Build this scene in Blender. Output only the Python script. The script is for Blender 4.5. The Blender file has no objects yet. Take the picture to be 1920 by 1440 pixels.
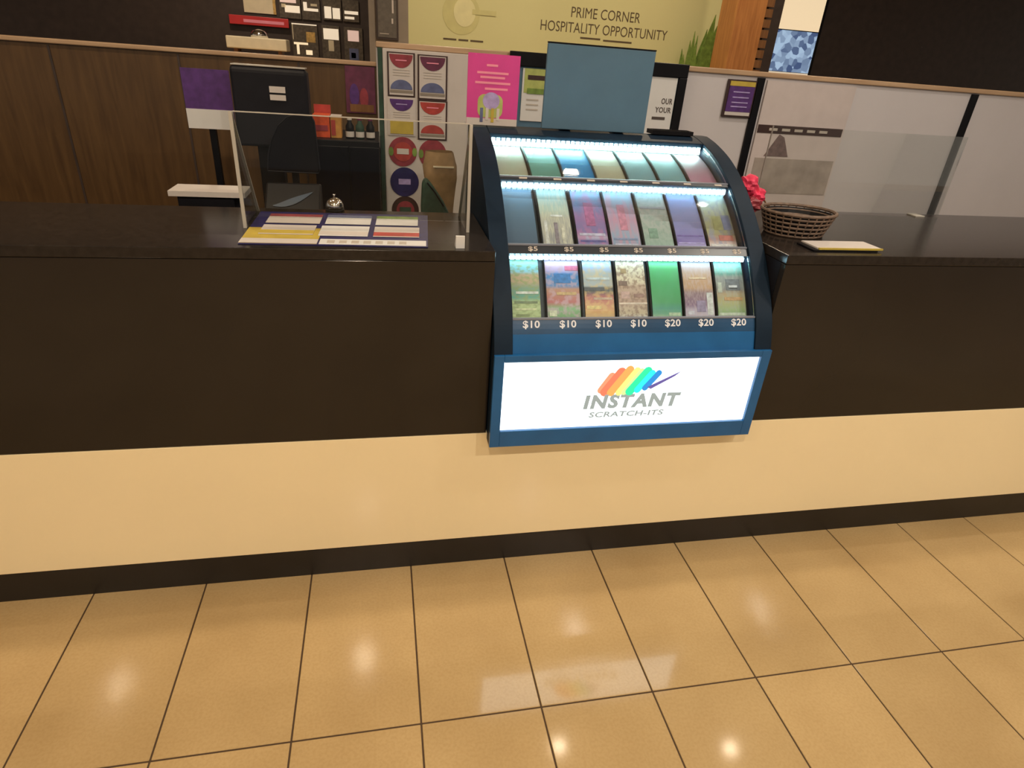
import bpy, bmesh, math, random
from mathutils import Vector, Matrix

random.seed(7)
SC = bpy.context.scene
COL = SC.collection

# ------------------------------------------------------------------ camera
cam_d = bpy.data.cameras.new('camera')
cam = bpy.data.objects.new('camera', cam_d)
COL.objects.link(cam)
R_ = Vector((0.97951334, -0.18983546, 0.067202))
U_ = Vector((0.02986812, 0.466969, 0.88376912))
F_ = Vector((0.19915197, 0.86365644, -0.46307239))
M = Matrix((R_, U_, -F_)).transposed().to_4x4()
M.translation = Vector((0.0, -1.47125804, 1.43113651))
cam.matrix_world = M
cam_d.sensor_fit = 'HORIZONTAL'
cam_d.sensor_width = 36.0
cam_d.lens = 1152.27 * 36.0 / 1920.0
cam_d.clip_start = 0.02
cam_d.clip_end = 100
SC.camera = cam

# ------------------------------------------------------------------ world, exposure
W = bpy.data.worlds.new('mall_ambient')
SC.world = W
W.use_nodes = True
bgn = W.node_tree.nodes['Background']
bgn.inputs[0].default_value = (1.0, 0.86, 0.70, 1)
bgn.inputs[1].default_value = 0.30
SC.view_settings.view_transform = 'Standard'
SC.view_settings.look = 'None'
SC.view_settings.exposure = 0.0
SC.view_settings.gamma = 1.0
SC.view_settings.use_curve_mapping = False

# ------------------------------------------------------------------ downlight positions (some read from floor glints, the rest added as fill), built further down
CEIL = 3.2
WARM, COOL = (1.0, 0.81, 0.58), (1.0, 0.90, 0.76)     # two lamp tints; the neutral one added to cool the right side
DOWNLIGHTS = [  # x, y, watts, lens brightness, colour
    (-0.26, -2.25, 40, 60, WARM), (1.65, -2.29, 36, 60, COOL), (3.56, -2.29, 26, 30, COOL), (-2.17, -2.25, 28, 30, WARM),  # first two read from floor glints, last two added for even light
    (1.21, 1.24, 0.8, 4, WARM), (2.54, 1.02, 0.8, 4, WARM), (2.30, -0.75, 17, 30, COOL),  # last lamp added to brighten and cool the floor at right
    (-0.55, 0.35, 13, 30, WARM), (2.05, 0.40, 14, 30, COOL), (-1.8, 0.4, 10, 30, WARM),  # added fill over the kiosk, kept clear of the floor reflections
    (-0.26, -4.3, 27, 30, WARM), (1.65, -4.3, 25, 30, COOL),  # added to light the upright counter front
    (0.6, 3.6, 22, 30, WARM), (2.4, 3.6, 24, 30, WARM), (-1.2, 5.3, 34, 30, WARM), (4.2, 3.6, 18, 30, WARM)]  # added to light the far side of the mall

# ------------------------------------------------------------------ materials
def _new(name):
    m = bpy.data.materials.new(name)
    m.use_nodes = True
    nt = m.node_tree
    return m, nt, nt.nodes['Principled BSDF']

def pm(name, col, rough=0.5, metal=0.0, var=0.06, scale=12.0, spec=0.5, bump=0.0, coat=0.0):
    m, nt, b = _new(name)
    b.inputs['Roughness'].default_value = rough
    b.inputs['Metallic'].default_value = metal
    b.inputs['Specular IOR Level'].default_value = spec
    b.inputs['Coat Weight'].default_value = coat
    b.inputs['Coat Roughness'].default_value = 0.05
    tc = nt.nodes.new('ShaderNodeTexCoord')
    no = nt.nodes.new('ShaderNodeTexNoise')
    no.inputs['Scale'].default_value = scale
    no.inputs['Detail'].default_value = 4
    nt.links.new(tc.outputs['Object'], no.inputs['Vector'])
    rp = nt.nodes.new('ShaderNodeValToRGB')
    rp.color_ramp.elements[0].position = 0.3
    rp.color_ramp.elements[1].position = 0.7
    rp.color_ramp.elements[0].color = tuple(max(0, c * (1 - var)) for c in col) + (1,)
    rp.color_ramp.elements[1].color = tuple(min(1, c * (1 + var)) for c in col) + (1,)
    nt.links.new(no.outputs['Fac'], rp.inputs['Fac'])
    nt.links.new(rp.outputs['Color'], b.inputs['Base Color'])
    if bump:
        bp = nt.nodes.new('ShaderNodeBump')
        bp.inputs['Strength'].default_value = bump
        bp.inputs['Distance'].default_value = 0.002
        nt.links.new(no.outputs['Fac'], bp.inputs['Height'])
        nt.links.new(bp.outputs['Normal'], b.inputs['Normal'])
    return m

def em(name, col, strength, lights=True):
    m, nt, b = _new(name)
    b.inputs['Base Color'].default_value = tuple(c * 0.8 for c in col) + (1,)
    b.inputs['Roughness'].default_value = 0.3
    b.inputs['Emission Color'].default_value = tuple(col) + (1,)
    b.inputs['Emission Strength'].default_value = strength
    if not lights:
        m.cycles.emission_sampling = 'NONE'     # faint glow: found by chance rays only, keeps the render quick
    return m

def clear(name, tint=(1, 1, 1), ior=1.45, rough=0.02, gain=1.0):
    m = bpy.data.materials.new(name)
    m.use_nodes = True
    nt = m.node_tree
    nt.nodes.clear()
    o = nt.nodes.new('ShaderNodeOutputMaterial')
    mx = nt.nodes.new('ShaderNodeMixShader')
    t = nt.nodes.new('ShaderNodeBsdfTransparent')
    t.inputs[0].default_value = tuple(tint) + (1,)
    g = nt.nodes.new('ShaderNodeBsdfGlossy')
    g.inputs['Roughness'].default_value = rough
    fr = nt.nodes.new('ShaderNodeFresnel')
    fr.inputs[0].default_value = ior
    mu = nt.nodes.new('ShaderNodeMath')
    mu.operation = 'MULTIPLY'
    mu.inputs[1].default_value = gain
    nt.links.new(fr.outputs[0], mu.inputs[0])
    nt.links.new(mu.outputs[0], mx.inputs[0])
    nt.links.new(t.outputs[0], mx.inputs[1])
    nt.links.new(g.outputs[0], mx.inputs[2])
    nt.links.new(mx.outputs[0], o.inputs[0])
    return m

def wood(name, c1, c2, rough=0.45, scale=5.0, axis='Z'):
    m, nt, b = _new(name)
    b.inputs['Roughness'].default_value = rough
    tc = nt.nodes.new('ShaderNodeTexCoord')
    mp = nt.nodes.new('ShaderNodeMapping')
    mp.inputs['Scale'].default_value = (9, 9, 0.8) if axis == 'Z' else (0.8, 9, 9)
    no = nt.nodes.new('ShaderNodeTexNoise')
    no.inputs['Scale'].default_value = scale
    no.inputs['Detail'].default_value = 6
    no.inputs['Distortion'].default_value = 0.6
    rp = nt.nodes.new('ShaderNodeValToRGB')
    rp.color_ramp.elements[0].position = 0.3
    rp.color_ramp.elements[1].position = 0.75
    rp.color_ramp.elements[0].color = tuple(c1) + (1,)
    rp.color_ramp.elements[1].color = tuple(c2) + (1,)
    nt.links.new(tc.outputs['Object'], mp.inputs[0])
    nt.links.new(mp.outputs[0], no.inputs['Vector'])
    nt.links.new(no.outputs['Fac'], rp.inputs['Fac'])
    nt.links.new(rp.outputs['Color'], b.inputs['Base Color'])
    return m

def tile_material():
    m, nt, b = _new('polished_beige_tile')
    b.inputs['Roughness'].default_value = 0.085
    b.inputs['Specular IOR Level'].default_value = 0.55
    tc = nt.nodes.new('ShaderNodeTexCoord')
    no = nt.nodes.new('ShaderNodeTexNoise')
    no.inputs['Scale'].default_value = 3.0
    no.inputs['Detail'].default_value = 5
    n2 = nt.nodes.new('ShaderNodeTexNoise')
    n2.inputs['Scale'].default_value = 140.0
    oi = nt.nodes.new('ShaderNodeObjectInfo')
    ad = nt.nodes.new('ShaderNodeVectorMath')
    ad.operation = 'ADD'
    nt.links.new(tc.outputs['Object'], ad.inputs[0])
    nt.links.new(oi.outputs['Location'], ad.inputs[1])
    nt.links.new(ad.outputs[0], no.inputs['Vector'])
    nt.links.new(ad.outputs[0], n2.inputs['Vector'])
    rp = nt.nodes.new('ShaderNodeValToRGB')
    rp.color_ramp.elements[0].position = 0.3
    rp.color_ramp.elements[1].position = 0.7
    rp.color_ramp.elements[0].color = (0.43, 0.295, 0.138, 1)
    rp.color_ramp.elements[1].color = (0.52, 0.370, 0.182, 1)
    nt.links.new(no.outputs['Fac'], rp.inputs['Fac'])
    mx = nt.nodes.new('ShaderNodeMix')
    mx.data_type = 'RGBA'
    mx.blend_type = 'MULTIPLY'
    mx.inputs['Factor'].default_value = 0.22
    rp2 = nt.nodes.new('ShaderNodeValToRGB')
    rp2.color_ramp.elements[0].position = 0.35
    rp2.color_ramp.elements[1].position = 0.6
    rp2.color_ramp.elements[0].color = (0.7, 0.62, 0.5, 1)
    nt.links.new(n2.outputs['Fac'], rp2.inputs['Fac'])
    nt.links.new(rp.outputs['Color'], mx.inputs['A'])
    nt.links.new(rp2.outputs['Color'], mx.inputs['B'])
    hv = nt.nodes.new('ShaderNodeHueSaturation')
    ma = nt.nodes.new('ShaderNodeMath')
    ma.operation = 'MULTIPLY_ADD'
    ma.inputs[1].default_value = 0.10
    ma.inputs[2].default_value = 0.95
    nt.links.new(oi.outputs['Random'], ma.inputs[0])
    nt.links.new(ma.outputs[0], hv.inputs['Value'])
    nt.links.new(mx.outputs['Result'], hv.inputs['Color'])
    nt.links.new(hv.outputs['Color'], b.inputs['Base Color'])
    return m

def floor_material():
    m, nt, b = _new('far_floor_tiling')
    b.inputs['Roughness'].default_value = 0.2
    tc = nt.nodes.new('ShaderNodeTexCoord')
    br = nt.nodes.new('ShaderNodeTexBrick')
    br.offset = 0.0
    br.inputs['Scale'].default_value = 1.0
    br.inputs['Brick Width'].default_value = 0.3
    br.inputs['Row Height'].default_value = 0.6
    br.inputs['Mortar Size'].default_value = 0.002
    br.inputs['Color1'].default_value = (0.43, 0.28, 0.125, 1)
    br.inputs['Color2'].default_value = (0.46, 0.31, 0.14, 1)
    br.inputs['Mortar'].default_value = (0.09, 0.05, 0.025, 1)
    nt.links.new(tc.outputs['Object'], br.inputs['Vector'])
    nt.links.new(br.outputs['Color'], b.inputs['Base Color'])
    return m

def print_mat(name, stops, blot=None, bscale=22.0, bamt=0.5, stretch=(1, 1), rough=0.35, bthr=(0.45, 0.6)):
    """printed paper: colour bands along V with blotches of a second colour"""
    m, nt, b = _new(name)
    b.inputs['Roughness'].default_value = rough
    uv = nt.nodes.new('ShaderNodeUVMap')
    sx = nt.nodes.new('ShaderNodeSeparateXYZ')
    nt.links.new(uv.outputs[0], sx.inputs[0])
    rp = nt.nodes.new('ShaderNodeValToRGB')
    e = rp.color_ramp.elements
    while len(e) > 1:
        e.remove(e[0])
    e[0].position = stops[0][0]
    e[0].color = tuple(stops[0][1]) + (1,)
    for p, c in stops[1:]:
        n = e.new(p)
        n.color = tuple(c) + (1,)
    nt.links.new(sx.outputs['Y'], rp.inputs['Fac'])
    out = rp.outputs['Color']
    if blot:
        mp = nt.nodes.new('ShaderNodeMapping')
        mp.inputs['Scale'].default_value = (stretch[0], stretch[1], 1)
        mp.inputs['Location'].default_value = (random.random() * 9, random.random() * 9, 0)
        nt.links.new(uv.outputs[0], mp.inputs[0])
        vo = nt.nodes.new('ShaderNodeTexNoise')
        vo.inputs['Scale'].default_value = bscale / 5
        vo.inputs['Detail'].default_value = 3
        nt.links.new(mp.outputs[0], vo.inputs['Vector'])
        r2 = nt.nodes.new('ShaderNodeValToRGB')
        r2.color_ramp.elements[0].position = bthr[0]
        r2.color_ramp.elements[1].position = bthr[1]
        r2.color_ramp.elements[1].color = (bamt, bamt, bamt, 1)
        nt.links.new(vo.outputs['Fac'], r2.inputs['Fac'])
        mx = nt.nodes.new('ShaderNodeMix')
        mx.data_type = 'RGBA'
        nt.links.new(r2.outputs['Color'], mx.inputs['Factor'])
        nt.links.new(out, mx.inputs['A'])
        mx.inputs['B'].default_value = tuple(blot) + (1,)
        out = mx.outputs['Result']
    nt.links.new(out, b.inputs['Base Color'])
    return m

MT = {}
MT['tile'] = tile_material()
MT['floor'] = floor_material()
MT['grout'] = pm('dark_brown_grout', (0.07, 0.04, 0.02), 0.9)
MT['ceiling'] = pm('ceiling_paint', (0.62, 0.56, 0.48), 0.9)
MT['plinth'] = pm('cream_gloss_laminate', (0.92, 0.775, 0.50), 0.09, var=0.03, scale=2.0)
MT['kick'] = pm('black_kickboard', (0.009, 0.008, 0.009), 0.35, var=0.2)
MT['panel'] = pm('dark_brown_gloss_laminate', (0.019, 0.0150, 0.0125), 0.12, var=0.15, scale=2.5, spec=0.4)
MT['worktop'] = pm('dark_stone_worktop', (0.020, 0.016, 0.014), 0.18, var=0.25, scale=60, spec=0.35)
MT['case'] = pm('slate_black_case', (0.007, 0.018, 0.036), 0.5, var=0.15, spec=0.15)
MT['apron'] = pm('sign_glow_blue', (0.012, 0.11, 0.31), 0.25, var=0.1)  # casing colour with the sign's blue glow put into it
MT['case_in'] = pm('case_lining', (0.045, 0.06, 0.075), 0.5, var=0.15)
MT['rail'] = pm('price_rail_black', (0.028, 0.034, 0.045), 0.3, var=0.15)
MT['bluerail'] = pm('price_rail_blue', (0.014, 0.065, 0.16), 0.3, var=0.15)
MT['lip'] = pm('grey_lip', (0.22, 0.24, 0.30), 0.4)
MT['chrome'] = pm('polished_steel', (0.8, 0.8, 0.8), 0.12, 1.0)
MT['white'] = pm('white_card', (0.70, 0.70, 0.70), 0.5, var=0.03)
MT['lettering_white'] = pm('white_lettering', (0.75, 0.78, 0.85), 0.5, var=0.02)
MT['sign'] = em('sign_white_backlit', (0.84, 0.97, 1.0), 2.2)
LED_POWER = (11.0, 12.0, 40.0)         # lowest, middle, top shelf
for _k in range(3):
    MT['led%d' % _k] = em('led_white', (0.56, 0.86, 1.0) if _k < 2 else (0.70, 1.0, 0.93), LED_POWER[_k])
    MT['ledgap%d' % _k] = em('led_gap', (0.60, 0.92, 1.0), LED_POWER[_k] * 0.07, False)
MT['glass'] = clear('case_glass', (0.96, 0.99, 1.0), 1.45, 0.01, 0.55)
MT['acrylic'] = clear('clear_acrylic', (0.95, 0.96, 0.95), 1.49, 0.02, 0.4)
MT['acryledge'] = pm('acrylic_cut_edge', (0.50, 0.47, 0.42), 0.25)
MT['wicker'] = pm('grey_brown_wicker', (0.16, 0.105, 0.075), 0.6, var=0.35, scale=70)
MT['poster_pale'] = pm('pale_pink_paper', (0.58, 0.51, 0.50), 0.5, var=0.05)
MT['edge_dim'] = pm('acrylic_edge_dim', (0.30, 0.27, 0.25), 0.3)
MT['slate'] = pm('slate_grey_board', (0.078, 0.165, 0.255), 0.5, var=0.05)
MT['black'] = pm('black_plastic', (0.006, 0.006, 0.008), 0.4, var=0.2, spec=0.15)
MT['blackgloss'] = pm('black_gloss_plastic', (0.004, 0.004, 0.007), 0.2, var=0.2, spec=0.15)
MT['softblack'] = pm('charcoal_plastic', (0.010, 0.010, 0.014), 0.5, var=0.2, spec=0.15)
MT['partition'] = pm('white_partition_board', (0.58, 0.55, 0.57), 0.5, var=0.03, scale=3)
MT['rail_wood'] = wood('pale_wood_rail', (0.42, 0.27, 0.16), (0.55, 0.38, 0.24), 0.4, axis='X')
MT['brownwood'] = wood('brown_wood_panel', (0.07, 0.036, 0.014), (0.12, 0.065, 0.024), 0.4)
MT['hoarding'] = pm('cream_hoarding', (0.66, 0.64, 0.33), 0.65, var=0.02, scale=1.0)
MT['hoard_faint'] = pm('hoarding_faint_print', (0.60, 0.575, 0.265), 0.65)
MT['hoard_pale'] = pm('hoarding_pale_print', (0.74, 0.71, 0.40), 0.65)
MT['hoard_text'] = pm('brown_lettering', (0.10, 0.070, 0.035), 0.6)
MT['greywall'] = pm('grey_plaster', (0.27, 0.23, 0.19), 0.8, var=0.05)
MT['peak'] = pm('dark_peak_print', (0.16, 0.11, 0.11), 0.5, var=0.3, scale=40)
MT['haze_print'] = pm('pale_ground_print', (0.36, 0.31, 0.28), 0.5, var=0.2, scale=12)
MT['greyprint'] = pm('grey_poster', (0.12, 0.105, 0.09), 0.5, var=0.2, scale=30)
MT['darkshop'] = pm('dark_shop_wall', (0.045, 0.030, 0.026), 0.5, var=0.2)
MT['column'] = wood('orange_timber', (0.34, 0.13, 0.035), (0.50, 0.22, 0.065), 0.4)
MT['columndark'] = wood('dark_timber', (0.14, 0.06, 0.02), (0.22, 0.10, 0.035), 0.4)
MT['cream'] = pm('cream_print', (0.75, 0.66, 0.48), 0.5)
MT['gold'] = pm('gold_pastry', (0.60, 0.38, 0.12), 0.5, var=0.3, scale=40)
MT['menu_lit'] = em('lit_menu_print', (1.0, 0.86, 0.66), 0.5, False)
MT['menu_pink'] = em('lit_menu_pink', (1.0, 0.72, 0.62), 0.36, False)
MT['menu_dim'] = pm('menu_dark_print', (0.10, 0.08, 0.06), 0.4, var=0.4, scale=40)
MT['red'] = pm('red_enamel', (0.55, 0.03, 0.035), 0.4)
MT['redorange'] = pm('red_orange_box', (0.62, 0.085, 0.025), 0.4, var=0.2, scale=40)
MT['orange'] = pm('orange_box', (0.55, 0.26, 0.06), 0.4, var=0.2, scale=40)
MT['purple'] = pm('purple_print', (0.085, 0.03, 0.17), 0.4, var=0.25, scale=40)
MT['plum'] = pm('plum_print', (0.12, 0.022, 0.06), 0.45, var=0.25, scale=30)
MT['crimson'] = pm('crimson_print', (0.27, 0.035, 0.05), 0.45, var=0.25, scale=30)
MT['scarlet'] = pm('scarlet_print', (0.40, 0.05, 0.04), 0.45, var=0.2, scale=30)
MT['navy'] = pm('navy_print', (0.018, 0.016, 0.10), 0.4, var=0.25, scale=30)
MT['steelblue'] = pm('steel_blue_print', (0.11, 0.13, 0.26), 0.45, var=0.2, scale=30)
MT['yellow'] = pm('yellow_print', (0.52, 0.39, 0.06), 0.45, var=0.1, scale=30)
MT['card'] = pm('ivory_card', (0.60, 0.55, 0.52), 0.5, var=0.04)
MT['framebrown'] = pm('dark_frame', (0.045, 0.022, 0.02), 0.35)
MT['paleline'] = pm('pale_print_lines', (0.50, 0.45, 0.40), 0.5)
MT['darkline'] = pm('dark_print_lines', (0.08, 0.06, 0.055), 0.5)
MT['magenta'] = pm('magenta_paper', (0.66, 0.055, 0.30), 0.4, var=0.08)
MT['rose'] = pm('rose_print', (0.88, 0.30, 0.42), 0.4)
MT['lavender'] = pm('lavender_print', (0.40, 0.32, 0.60), 0.4, var=0.2, scale=60)
MT['lime'] = pm('lime_print', (0.42, 0.48, 0.14), 0.5, var=0.15, scale=30)
MT['leaf'] = pm('leaf_green', (0.17, 0.27, 0.05), 0.5, var=0.3, scale=30)
MT['darkgreen'] = pm('dark_green_fabric', (0.02, 0.055, 0.035), 0.7, var=0.3, scale=40)
MT['kraft'] = pm('kraft_paper', (0.30, 0.19, 0.09), 0.75, var=0.2, scale=25, bump=0.4)
MT['pinkpaper'] = pm('pink_tissue', (0.80, 0.045, 0.12), 0.5, var=0.3, scale=40, bump=0.3)
MT['terracotta'] = pm('planter_clay', (0.25, 0.12, 0.06), 0.7)
def lit_pattern():
    m = em('lit_blue_poster', (0.18, 0.32, 0.62), 0.6, False)
    nt = m.node_tree
    b = nt.nodes['Principled BSDF']
    tc = nt.nodes.new('ShaderNodeTexCoord')
    vo = nt.nodes.new('ShaderNodeTexVoronoi')
    vo.inputs['Scale'].default_value = 16
    rp = nt.nodes.new('ShaderNodeValToRGB')
    rp.color_ramp.elements[0].color = (0.03, 0.07, 0.22, 1)
    rp.color_ramp.elements[1].color = (0.55, 0.75, 1.0, 1)
    rp.color_ramp.elements[0].position = 0.25
    rp.color_ramp.elements[1].position = 0.75
    nt.links.new(tc.outputs['Object'], vo.inputs['Vector'])
    nt.links.new(vo.outputs['Color'], rp.inputs['Fac'])
    nt.links.new(rp.outputs['Color'], b.inputs['Emission Color'])
    return m
MT['blueprint'] = lit_pattern()
MT['litcream'] = em('lit_cream_panel', (1.0, 0.80, 0.52), 0.7, False)
MT['navyswoosh'] = pm('blue_swoosh', (0.012, 0.035, 0.075), 0.4)

# ------------------------------------------------------------------ mesh helpers
class MB:
    def __init__(s):
        s.v, s.f, s.uv = [], [], {}
    def poly(s, pts):
        n = len(s.v)
        s.v += [tuple(p) for p in pts]
        s.f.append(tuple(range(n, n + len(pts))))
        return s
    def box(s, x0, x1, y0, y1, z0, z1):
        n = len(s.v)
        s.v += [(x, y, z) for z in (z0, z1) for y in (y0, y1) for x in (x0, x1)]
        s.f += [tuple(n + i for i in q) for q in
                ((0, 2, 3, 1), (4, 5, 7, 6), (0, 1, 5, 4), (2, 6, 7, 3), (0, 4, 6, 2), (1, 3, 7, 5))]
        return s
    def prism_x(s, yz, x0, x1):
        """extrude a (y,z) outline along x"""
        n, k = len(s.v), len(yz)
        s.v += [(x0, y, z) for y, z in yz] + [(x1, y, z) for y, z in yz]
        s.f.append(tuple(range(n, n + k)))
        s.f.append(tuple(range(n + 2 * k - 1, n + k - 1, -1)))
        for i in range(k):
            j = (i + 1) % k
            s.f.append((n + i, n + k + i, n + k + j, n + j))
        return s
    def prism_y(s, xz, y0, y1):
        n, k = len(s.v), len(xz)
        s.v += [(x, y0, z) for x, z in xz] + [(x, y1, z) for x, z in xz]
        s.f.append(tuple(range(n, n + k)))
        s.f.append(tuple(range(n + 2 * k - 1, n + k - 1, -1)))
        for i in range(k):
            j = (i + 1) % k
            s.f.append((n + i, n + k + i, n + k + j, n + j))
        return s
    def prism_z(s, xy, z0, z1):
        n, k = len(s.v), len(xy)
        s.v += [(x, y, z0) for x, y in xy] + [(x, y, z1) for x, y in xy]
        s.f.append(tuple(range(n, n + k)))
        s.f.append(tuple(range(n + 2 * k - 1, n + k - 1, -1)))
        for i in range(k):
            j = (i + 1) % k
            s.f.append((n + i, n + k + i, n + k + j, n + j))
        return s
    def lathe(s, prof, cx, cy, seg=24):
        """prof: (r,z) bottom to top"""
        n, k = len(s.v), len(prof)
        for i in range(seg):
            a = 2 * math.pi * i / seg
            s.v += [(cx + r * math.cos(a), cy + r * math.sin(a), z) for r, z in prof]
        for i in range(seg):
            j = (i + 1) % seg
            for t in range(k - 1):
                s.f.append((n + i * k + t, n + j * k + t, n + j * k + t + 1, n + i * k + t + 1))
        s.f.append(tuple(n + i * k for i in range(seg - 1, -1, -1)))
        s.f.append(tuple(n + i * k + k - 1 for i in range(seg)))
        return s
    def tube(s, pts, r, seg=8):
        pts = [Vector(p) for p in pts]
        n = len(s.v)
        for i, p in enumerate(pts):
            d = (pts[min(i + 1, len(pts) - 1)] - pts[max(i - 1, 0)]).normalized()
            a = d.cross(Vector((0, 0, 1)))
            if a.length < 1e-3:
                a = d.cross(Vector((1, 0, 0)))
            a.normalize()
            b = d.cross(a)
            for q in range(seg):
                t = 2 * math.pi * q / seg
                s.v.append(tuple(p + a * (r * math.cos(t)) + b * (r * math.sin(t))))
        for i in range(len(pts) - 1):
            for q in range(seg):
                w = (q + 1) % seg
                s.f.append((n + i * seg + q, n + i * seg + w, n + (i + 1) * seg + w, n + (i + 1) * seg + q))
        s.f.append(tuple(n + q for q in range(seg - 1, -1, -1)))
        s.f.append(tuple(n + (len(pts) - 1) * seg + q for q in range(seg)))
        return s

def world_origin(o):
    p = Vector((0, 0, 0))
    while o is not None:
        p += o.location
        o = o.parent
    return p

def build(name, mb, mat, parent=None, origin=None, bevel=0.0, smooth=False, kind=None):
    """one mesh object; mb is in world coordinates"""
    base = world_origin(parent) if parent else Vector(origin or (0, 0, 0))
    me = bpy.data.meshes.new(name)
    me.from_pydata([tuple(Vector(v) - base) for v in mb.v], [], mb.f)
    bm = bmesh.new()
    bm.from_mesh(me)
    bmesh.ops.recalc_face_normals(bm, faces=bm.faces)
    bm.to_mesh(me)
    bm.free()
    if smooth:
        for p in me.polygons:
            p.use_smooth = True
    me.materials.append(mat)
    o = bpy.data.objects.new(name, me)
    COL.objects.link(o)
    if parent:
        o.parent = parent
    else:
        o.location = base
    if bevel:
        md = o.modifiers.new('bevel', 'BEVEL')
        md.width = bevel
        md.segments = 2
        md.limit_method = 'ANGLE'
    if kind:
        o['kind'] = kind
    return o

def tag(o, label, cat, group=None):
    o['label'] = label
    o['category'] = cat
    if group:
        o['group'] = group
    return o

def thing(name, label, cat, loc, group=None, kind=None):
    o = bpy.data.objects.new(name, None)
    o.empty_display_size = 0.05
    COL.objects.link(o)
    o.location = loc
    o['label'] = label
    if cat:
        o['category'] = cat
    if group:
        o['group'] = group
    if kind:
        o['kind'] = kind
    return o

def struct(name, mb, mat, label, origin=(0, 0, 0), bevel=0.0):
    o = build(name, mb, mat, None, origin, bevel)
    o['kind'] = 'structure'
    o['label'] = label
    return o

def box(*a):
    return MB().box(*a)

def ellipse_xz(cx, cz, rx, rz, a0=0.0, a1=360.0, n=24):
    full = abs(a1 - a0) >= 360
    return [(cx + rx * math.cos(math.radians(a0 + (a1 - a0) * i / (n if full else n - 1))),
             cz + rz * math.sin(math.radians(a0 + (a1 - a0) * i / (n if full else n - 1)))) for i in range(n)]

def rounded_xz(x0, x1, z0, z1, r, n=6):
    p = []
    for cx, cz, a in ((x1 - r, z1 - r, 0), (x0 + r, z1 - r, 90), (x0 + r, z0 + r, 180), (x1 - r, z0 + r, 270)):
        p += [(cx + r * math.cos(math.radians(a + 90 * i / n)), cz + r * math.sin(math.radians(a + 90 * i / n))) for i in range(n + 1)]
    return p

def lettering(text, x0, x1, z0, z1, y, mat, parent, bold=0.0, shear=0.0, depth=0.0006, name='lettering', tilt=None):
    """raised flat lettering on a plane facing -y, fitted to the box x0..x1, z0..z1"""
    cu = bpy.data.curves.new('txt', 'FONT')
    cu.body = text
    cu.size = 1.0
    cu.offset = bold
    cu.shear = shear
    cu.extrude = 0.01
    cu.space_character = 1.0 + 4 * max(0.0, bold - 0.01)
    cu.resolution_u = 3
    ob = bpy.data.objects.new('txt', cu)
    COL.objects.link(ob)
    dg = bpy.context.evaluated_depsgraph_get()
    me = bpy.data.meshes.new_from_object(ob.evaluated_get(dg))
    bpy.data.objects.remove(ob)
    bpy.data.curves.remove(cu)
    vs = [v.co.copy() for v in me.vertices]
    ax0, ax1 = min(v.x for v in vs), max(v.x for v in vs)
    az0, az1 = min(v.y for v in vs), max(v.y for v in vs)
    base = world_origin(parent)
    for v, c in zip(me.vertices, vs):
        fx = (c.x - ax0) / (ax1 - ax0)
        fz = (c.y - az0) / (az1 - az0)
        p = Vector((x0 + fx * (x1 - x0), y - depth * (1 + (1 if c.z > 0 else -1)) / 2, z0 + fz * (z1 - z0)))
        if tilt:                      # lean about the bottom edge: dy per dz
            p.y += (p.z - z0) * tilt
        v.co = p - base
    bm = bmesh.new()
    bm.from_mesh(me)
    bmesh.ops.recalc_face_normals(bm, faces=bm.faces)
    bm.to_mesh(me)
    bm.free()
    me.materials.clear()
    me.materials.append(mat)
    me.name = name
    o = bpy.data.objects.new(name, me)
    COL.objects.link(o)
    o.parent = parent
    return o

# ================================================================== STRUCTURE
fl = struct('floor', box(-7, 12, -7, 9, -0.06, -0.004), MT['floor'],
            'polished beige tiled floor in front of the counter', (-0.24335, -0.52767, -0.004))
TX0, TY0 = -0.24335, -0.52767
proto = None
for j in range(-4, 1):
    for i in range(-10, 13):
        x, y = TX0 + i * 0.3, TY0 + j * 0.6
        if proto is None:
            g = 0.0021
            mb = box(x + g, x + 0.3 - g, y + g, y + 0.6 - g, -0.0035, 0.0)
            me = build('tile', mb, MT['tile'], None, (x, y, 0.0))
            md = me.modifiers.new('bevel', 'BEVEL')
            md.width = 0.0012
            md.segments = 1
            proto = me
            o = me
        else:
            o = proto.copy()
            COL.objects.link(o)
        o.parent = fl
        o.location = Vector((x, y, 0.0)) - fl.location
gb = build('grout_bed', box(TX0 - 3.0, TX0 + 3.9, TY0 - 2.4, TY0 + 0.6, -0.0039, -0.0030), MT['grout'], fl)

struct('ceiling', box(-7, 12, -7, 9, CEIL, CEIL + 0.1), MT['ceiling'], 'plain ceiling with recessed downlights', (0, 0, CEIL))

# far side of the mall -------------------------------------------------
hd = struct('wall_far', box(0.284, 3.80, 5.0, 5.12, 0.0, CEIL), MT['hoarding'],
            'cream hoarding wall with brown leasing text across the mall', (2, 5.0, 0))
HY = 4.9995
lettering('PRIME CORNER', 1.79, 2.475, 1.84, 1.925, HY, MT['hoard_text'], hd, bold=0.0)
lettering('HOSPITALITY OPPORTUNITY', 1.505, 2.775, 1.715, 1.80, HY, MT['hoard_text'], hd, bold=0.0)
for a, b_, z in ((1.90, 2.10, 1.672), (2.13, 2.42, 1.665)):
    build('fine_print', box(a, b_, HY - 0.002, HY, z, z + 0.014), MT['hoard_text'], hd)
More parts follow.
